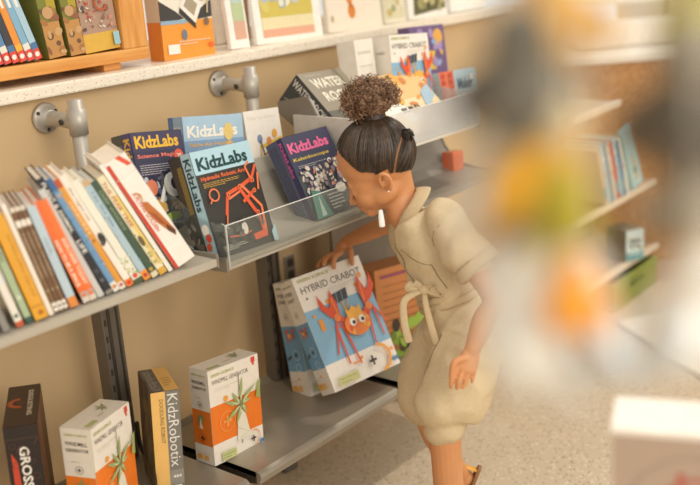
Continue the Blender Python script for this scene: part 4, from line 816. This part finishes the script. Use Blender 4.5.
# legs
LH, LK, LC, LA = J['lhip'], J['lkn'], J['lcalf'], J['lank']
LA = Vector((1.652, 1.150, .050))
b.tube([LH, J['lmid'], LK, J['lcuff'], Vector((1.6335, 1.1465, .30)), Vector((1.634, 1.145, .24)), Vector((1.645, 1.150, .13)), LA], [.052, .048, .038, .036, .0335, .0335, .024, .021], K, 18)
b.tube([LA+Vector((.006, -.012, -.022)), LA+Fd*.03+Vector((0, 0, -.024)), LA+Fd*.075+Vector((0, 0, -.030)), LA+Fd*.115+Vector((0, 0, -.036))], [(.020, .020), (.019, .023), (.014, .027), (.009, .024)], K, 14, U)
RH, RK, RC, RA = J['rhip'], J['rkn'], J['rcalf'], J['rank']
b.tube([RH, J['rmid'], RK, RK.lerp(RC, .5), RC, RC.lerp(RA, .6), RA], [.050, .046, .036, .034, .031, .023, .020], K, 18)
toe = RA+Fd*.045+Vector((.0, .0, -.095)); 
b.tube([RA+Vector((.008, -.008, -.012)), RA.lerp(toe, .5)+Vector((.0, .0, .004)), toe, toe+Fd*.03+Vector((0, 0, -.012))], [(.019, .019), (.016, .022), (.012, .025), (.008, .022)], K, 14, (U+Fd).normalized())
person = fuse(b, 'person', SKIN, .0020, 3)
def soften(ob, keep, iters):
    bm = bmesh.new(); bm.from_mesh(ob.data); vs = [v for v in bm.verts if keep(v.co)]
    for _ in range(iters): bmesh.ops.smooth_vert(bm, verts=vs, factor=.6, use_axis_x=True, use_axis_y=True, use_axis_z=True)
    bm.to_mesh(ob.data); bm.free()
HI = HM.inverted()
def headzone(co):
    q = HI @ co
    if q.length > .17 or q.z < -.135: return False
    if -.040 < q.x < .004 and abs(q.y) > .058 and -.085 < q.z < -.025: return False      # ears stay crisp
    if q.x > .070 and abs(q.y) < .024 and q.z < -.045: return False                       # nose and mouth
    return True
soften(person, headzone, 26)
tag(person, 'child in beige jumpsuit with curly hair bun, bending to pull a box from the shelf', 'person')
person.data.materials.clear(); person.data.materials.append(SKIN)

# ---- eye line and brow (near side seen, both built)
mb = MB()
for s in (-1, 1):
    mb.tube([H(.0815, s*.014, -.058), H(.0815, s*.026, -.0600), H(.0755, s*.041, -.058)], [.0012, .0017, .001], HAIR, 6)
    for k in range(9):
        t = k/8; p = H(.0818-.005*t, s*(.016+.024*t), -.0598); mb.tube([p, p+hf*.006-hu*.004+hl*s*.0025*t], [.0006, .0002], HAIR, 4, sub=1)
mb.build('eyelashes', person)
mb = MB()
for s in (-1, 1): mb.tube([H(.0865, s*.010, -.032), H(.0850, s*.024, -.0285), H(.0745, s*.042, -.033)], [(.0014, .0034), (.0014, .0036), (.001, .0018)], HAIRL, 8, hf)
mb.build('eyebrow', person)
mb = MB(); mb.ell(H(-.013, .076, -.077), .0024, mat('#efe0c8', .2, .3)); mb.build('earring', person)
lipm = mat('#b0644a', .45, 0, .04)
mb = MB(); mb.tube([H(.0755, -.017, -.0915), H(.0905, 0, -.0885), H(.0755, .017, -.0915)], [.0015, .0038, .0015], lipm, 8); mb.tube([H(.0735, -.014, -.096), H(.0875, 0, -.097), H(.0735, .014, -.096)], [.0015, .0040, .0015], lipm, 8); mb.build('lips', person)

# ---- hair
ER = (.0905, .0760, .0830)
def on_skull(d, k=1.0): return HM @ Vector((d[0]*ER[0]*k, d[1]*ER[1]*k, d[2]*ER[2]*k))
bund = Vector((-.42, 0, .90)).normalized(); backd = Vector((-.97, .22, .10)).normalized()
def hairline(d):
    f, u = d[0]*ER[0], d[2]*ER[2]
    if d[1] and abs(d[1]) > .6 and -.34 < d[0] < -.02: return u > -.034        # above the ear
    return u > -.026+(.55*f+max(0, f-.026)*1.35 if f > 0 else .62*f)
def side(d):   # >0: main section swept up to the bun; <0: rear section below the parting
    return d[0]*.80+d[2]*.56+.66
cap = MB()
nth, nph = 220, 160; vid = {}; V = []
for i in range(nph+1):
    ph = math.pi*i/nph
    for k in range(nth):
        a = 2*math.pi*k/nth; V.append((math.sin(ph)*math.cos(a), math.sin(ph)*math.sin(a), math.cos(ph)))
Fc = []
for i in range(nph):
    for k in range(nth):
        q = [i*nth+k, i*nth+(k+1) % nth, (i+1)*nth+(k+1) % nth, (i+1)*nth+k]
        c = sum((Vector(V[j]) for j in q), Vector())/4
        if hairline(c) and abs(side(c)) > .020: Fc.append(q)
cap.add([on_skull(v, 1.004+.003*noise.noise(Vector(v)*9)) for v in V], Fc, HAIR, True)
rd = random.Random(3)
def slerp(a, c, t):
    o = math.acos(max(-1, min(1, a.dot(c)))); 
    return a if o < 1e-4 else (a*math.sin((1-t)*o)+c*math.sin(t*o))/math.sin(o)
strand = 0
while strand < 2200:
    d = Vector((rd.gauss(0, 1), rd.gauss(0, 1), rd.gauss(0, 1))).normalized()
    if not hairline(d+Vector((-.03, 0, .04))*rd.random()) or abs(side(d)) < .03: continue
    tgt = bund if side(d) > 0 else backd
    pts = []
    for k in range(9):
        t = k/8; dd = slerp(d, tgt, t*.96); pts.append(on_skull(dd, 1.003+.022*math.sin(math.pi*min(1, t*.9))+rd.uniform(-.001, .001)+.018*t))
    if tgt is bund and any(side(slerp(d, tgt, k/8)) < 0 for k in range(9)): continue
    cap.tube(pts, rd.uniform(.0006, .0011), HAIRL if rd.random() < .45 else HAIR, 3, cap=False, sub=1); strand += 1
hair = cap.build('hair', person, fix=False)
# bun band and curls
BC = H(-.050, 0, .112)
mb = MB(); ax0 = H(-.034, 0, .068); ax1 = H(-.040, 0, .086)
mb.tube([ax0, ax1], [.030, .026], HAIR, 20, sub=1); mb.build('hair_band', hair)
mb = MB(); mb.ell(BC, (.050, .050, .037), CURL, None, 18, 12)
for i in range(1500):
    d = Vector((rd.gauss(0, 1), rd.gauss(0, 1), rd.gauss(0, 1)*.8)).normalized()
    if d.dot(hu) < -.55: continue
    c = BC+Vector((d.x*.047, d.y*.048, d.z*.036)); t1 = d.orthogonal().normalized(); t2 = d.cross(t1); rr = rd.uniform(.002, .0055); ph = rd.uniform(0, 6.28); L = rd.uniform(.008, .024); tilt = (t1*rd.uniform(-1, 1)+t2*rd.uniform(-1, 1))*.7
    pts = [c+(d+tilt)*(L*k/9)+t1*rr*math.cos(ph+k*1.15)+t2*rr*math.sin(ph+k*1.15) for k in range(10)]
    mb.tube(pts, rd.uniform(.0005, .0010), CURL if rd.random() < .55 else CURLL, 3, cap=False, sub=1)
mb.build('hair_bun', hair, fix=False)
mb = MB(); c0 = on_skull(backd, 1.04); mb.ell(c0, (.010, .010, .013), HAIR)
for i in range(60):
    d = Vector((rd.gauss(0, 1), rd.gauss(0, 1), rd.gauss(0, 1))).normalized(); t1 = d.orthogonal().normalized(); t2 = d.cross(t1)
    mb.tube([c0+d*(.009+.001*k)+t1*.004*math.cos(k*1.2)+t2*.004*math.sin(k*1.2) for k in range(7)], .001, HAIR, 3, cap=False, sub=1)
mb.build('hair_knot', hair, fix=False)

# ---- jumpsuit
def wr(s1, amp, base=0):
    def f(co):
        n1 = noise.noise(co*s1); n2 = noise.noise(Vector((co.x*s1*2.3, co.y*s1*2.3, co.z*s1*1.2))+Vector((5, 3, 1)))
        return base+amp*(1-2*abs(n1))*.6+amp*.5*n2
    return f
def folds(co):
    v = wr(14, .009, .001)(co)
    q = co-J['hip']
    if co.z < .60: v += .0058*math.sin(q.z*70+30*q.dot(Fd)+3*noise.noise(co*12))*max(0, noise.noise(co*9)+.3)
    elif co.z < .80: v += .005*math.sin((co.z*.7+q.dot(Fd)*.9)*90+4*noise.noise(co*10))*max(0, noise.noise(co*8+Vector((3, 0, 0)))+.25)
    return v
b = MB(); T = CLOTH
b.tube([J['neckb']-Fd*.022+Vector((.0, -.0, -.012)), J['upch'], J['chest'], J['belly'], J['waist']+Vector((0, 0, .01))], [(.050, .032), (.098, .056), (.110, .077), (.106, .078), (.090, .071)], T, 28, Bd)
b.tube([J['lsh']+Bd*.05+Vector((0, 0, -.006)), J['lsh']+Vector((0, 0, -.006)), J['sl1'], J['sl1'].lerp(J['sl2'], .35)], [.041, .041, .044, .047], T, 20)
b.tube([J['rsh']-Bd*.05, J['rsh'], J['rsh'].lerp(Vector((1.925, 1.440, .685)), .60)], [.046, .045, .046], T, 20)
b.tube([J['waist']+Vector((0, 0, .005)), J['hip'], J['seat'], J['seat']+Vector((-.01, 0, -.03))], [(.088, .070), (.108, .086), (.104, .084), (.08, .06)], T, 28, Bd)
b.tube([J['lhip']+Vector((.01, .005, -.01)), J['lmid'], J['lkn']+Vector((.002, 0, .014)), J['lcuff']+Vector((0, 0, .004))], [.070, .073, .066, .045], T, 24)
b.tube([J['rhip']+Vector((-.005, .005, -.01)), J['rmid'], J['rkn']+Vector((0, 0, .010)), J['rkn']+Vector((.006, 0, -.016))], [.070, .066, .056, .042], T, 24)
jump = fuse(b, 'jumpsuit', CLOTH, .005, 5, person, .6, folds)
# cuffs, collar, belt, tie, pocket flaps, seams
def ringtube(c, ax, r1, r2, tr, m, name, up, ruff=0, parent=jump, flat=1.0):
    A = (up-ax*up.dot(ax)).normalized(); B = ax.cross(A); n = 40
    P = [c+A*(r1+ruff*math.sin(k*9*2*math.pi/n))*math.cos(2*math.pi*k/n)+B*(r2+ruff*math.sin(k*9*2*math.pi/n))*math.sin(2*math.pi*k/n) for k in range(n+1)]
    q = MB(); q.tube(P, (tr*flat, tr) if flat != 1 else tr, m, 8, ax if flat != 1 else None, cap=False, sub=1); return q.build(name, parent)
ringtube(J['lcuff']+Vector((0, 0, -.008)), Vector((.05, 0, 1)).normalized(), .0385, .0385, .006, CLOTHD, 'leg_cuff', Vector((1, 0, 0)), .0012, flat=1.7)
ringtube(J['rkn']+Vector((.006, 0, -.024)), Vector((-.2, 0, 1)).normalized(), .0370, .0370, .006, CLOTHD, 'leg_cuff', Vector((1, 0, 0)), .0012, flat=1.7)
sax = (J['sl2']-J['sl1']).normalized()
ringtube(J['sl2']-sax*.004, sax, .0480, .0480, .0040, CLOTHD, 'sleeve_hem', U, .0, flat=3.2)
wax = (J['waist']-J['hip']).normalized()
for k, dz in enumerate((.0, .016)):
    ringtube(J['waist']+wax*(.004+dz), wax, .0935, .0750, .008, CLOTHD, 'belt' , Bd, .0015, flat=1.25)
# collar: two folded flaps following the neck
nb = J['neckb']+Vector((.004, -.010, .004)); nax = (Fd*.78+U*.62).normalized()
def collar():
    q = MB(); n = 44; rows = []
    A = (Bd-nax*Bd.dot(nax)).normalized(); Bq = nax.cross(A)
    if Bq.dot(Fd) < 0: Bq = -Bq
    for k in range(n+1):
        a = math.radians(112)+math.radians(316)*k/n   # open at the throat
        dirv = A*math.cos(a)+Bq*math.sin(a); fr = math.sin(a)
        ins = nb+dirv*.048+nax*(.012-.012*max(0, fr)); top = nb+dirv*.051+nax*(.020-.014*max(0, fr)); mid = nb+dirv*.062+nax*(.012-.012*max(0, fr)); low = nb+dirv*(.076+.012*max(0, fr))-nax*(.008+.018*max(0, fr))
        rows.append((ins, top, mid, low))
    V = [p for r in rows for p in r]; F = [(4*k+j, 4*k+j+1, 4*k+5+j, 4*k+4+j) for k in range(n) for j in range(3)]
    q.add(V, F, CLOTHD, True); o = q.build('collar', jump)
    m = o.modifiers.new('s', 'SOLIDIFY'); m.thickness = .0035; m2 = o.modifiers.new('b', 'SUBSURF'); m2.levels = 1; m2.render_levels = 1
collar()
WH = mat('#eef0ea', .8, 0, .03)
mb = MB(); mb.tube([(1.7036, 1.3415, .8398), (1.6985, 1.3365, .818), (1.6975, 1.3350, .8075)], [(.003, .005), (.004, .007), (.003, .007)], WH, 10, Bd); mb.build('neck_scarf', person)
mb = MB(); k0 = J['knot']
mb.ell(k0, (.013, .013, .012), CLOTHD)
for pts, r in (([k0, J['tie1'], J['tie1'].lerp(J['tie2'], .5)+Fd*.006, J['tie2']], [(.007, .004), (.008, .0035), (.0085, .003), (.009, .002)]),
               ([k0, k0+Vector((-.012, -.012, -.03)), J['tie3']+Fd*.01, J['tie3']+Vector((-.004, 0, -.03))], [(.006, .004), (.007, .003), (.008, .003), (.008, .002)]),
               ([k0, k0+Fd*.020+Vector((0, 0, .016)), k0+Fd*.034+Vector((0, 0, .004)), k0+Fd*.01], [(.007, .003), (.009, .003), (.009, .003), (.006, .003)]),
               ([k0, k0-Fd*.03+Vector((-.01, -.006, .014)), k0-Fd*.04+Vector((-.012, -.01, -.008)), k0], [(.007, .003), (.010, .003), (.009, .003), (.006, .003)])):
    mb.tube(pts, r, CLOTHD, 10, Fd)
mb.build('belt_tie', jump)
# stitched seams and one leg fold line lying on the cloth
DKS = mat('#93805c', .9)
def seam(pts, name, r=.0012, m=DKS):
    P = []
    for i in range(len(pts)-1):
        for k in range(8):
            ok, loc, nn, _ = jump.closest_point_on_mesh(Vector(pts[i]).lerp(Vector(pts[i+1]), k/8)); P.append(loc+nn*.0003)
    q = MB(); q.tube(P, r, m, 6, sub=1); q.build(name, jump)
seam([(1.689, 1.162, .824), (1.707, 1.196, .768), (1.679, 1.148, .732), (1.670, 1.108, .724)], 'armhole_seam')
seam([(1.673, 1.282, .762), (1.701, 1.208, .742), (1.700, 1.167, .683)], 'pocket_seam')
seam([(1.692, 1.312, .771), (1.690, 1.280, .730), (1.683, 1.236, .684)], 'front_placket', .0022)
seam([(1.638, 1.177, .614), (1.644, 1.196, .492), (1.640, 1.19, .42)], 'leg_fold_line', .0016)  # dark line draws in the shade of the fold between the legs
# sandals
LEA = mat('#e0a034', .5, 0, .05); SOLE = mat('#8a6238', .6)
def sandal(an, toe_, up, label=None):
    ax = (toe_-an); ax.normalize(); sd = ax.cross(up).normalized()
    e = MB(); L = .145
    e.prism([(-.035, -.012), (-.03, -.026), (.0, -.028), (.115, -.028), (.118, -.018), (-.03, -.018)], -.026, .026, SOLE)
    return e
for an, t_, up, nm in ((LA+Vector((0, 0, -.012)), LA+Fd*.1+Vector((0, 0, -.012)), U, 'sandal'), (RA, toe, (U*.5+Fd*.85).normalized(), 'sandal')):
    ax = (t_-an).normalized(); upv = (up-ax*up.dot(ax)).normalized(); sd = upv.cross(ax)
    M = Matrix(((ax.x, sd.x, upv.x, an.x), (ax.y, sd.y, upv.y, an.y), (ax.z, sd.z, upv.z, an.z), (0, 0, 0, 1)))
    q = MB(); n = 24; base = []
    for k in range(n):
        a = 2*math.pi*k/n; x = .042+.082*math.cos(a); wd = (.024+.006*math.cos(a))*math.sin(a); base.append((x, wd))
    vs_ = [M @ Vector((x, y, -.028)) for x, y in base]+[M @ Vector((x, y, -.036)) for x, y in base]
    q.add(vs_, [tuple(range(n)), tuple(range(n, 2*n))[::-1]]+[(k, n+k, n+(k+1) % n, (k+1) % n) for k in range(n)], SOLE)
    so_ = q.build('sandal', person)
    for (x, z, r, nm2) in ((.0, .016, .0245, 'ankle_strap'), (.075, -.012, .026, 'toe_strap'), (.045, -.004, .026, 'instep_strap')):
        q = MB(); P = [M @ Vector((x, (r+.001)*math.cos(a), z+(r if x else .006)*math.sin(a)*(1 if x else 1))) for a in [math.pi*k/10*(1 if x else 2)-(0 if x else 0) for k in range(11)]]
        if x == 0: P = [M @ Vector((r*math.sin(2*math.pi*k/16), r*math.cos(2*math.pi*k/16), z)) for k in range(17)]
        q.tube(P, (.0065, .002), LEA, 8, upv if x == 0 else ax, cap=False, sub=1); q.build(nm2, so_)
    q = MB(); q.tube([M @ Vector((-.024, y, -.028+.0*abs(y))) if z0 == 0 else M @ Vector((-.022, y, z0)) for y, z0 in ((0, 0), (0, .005), (0, .022))], (.011, .003), LEA, 8, sd, sub=1); q.build('heel_strap', so_)
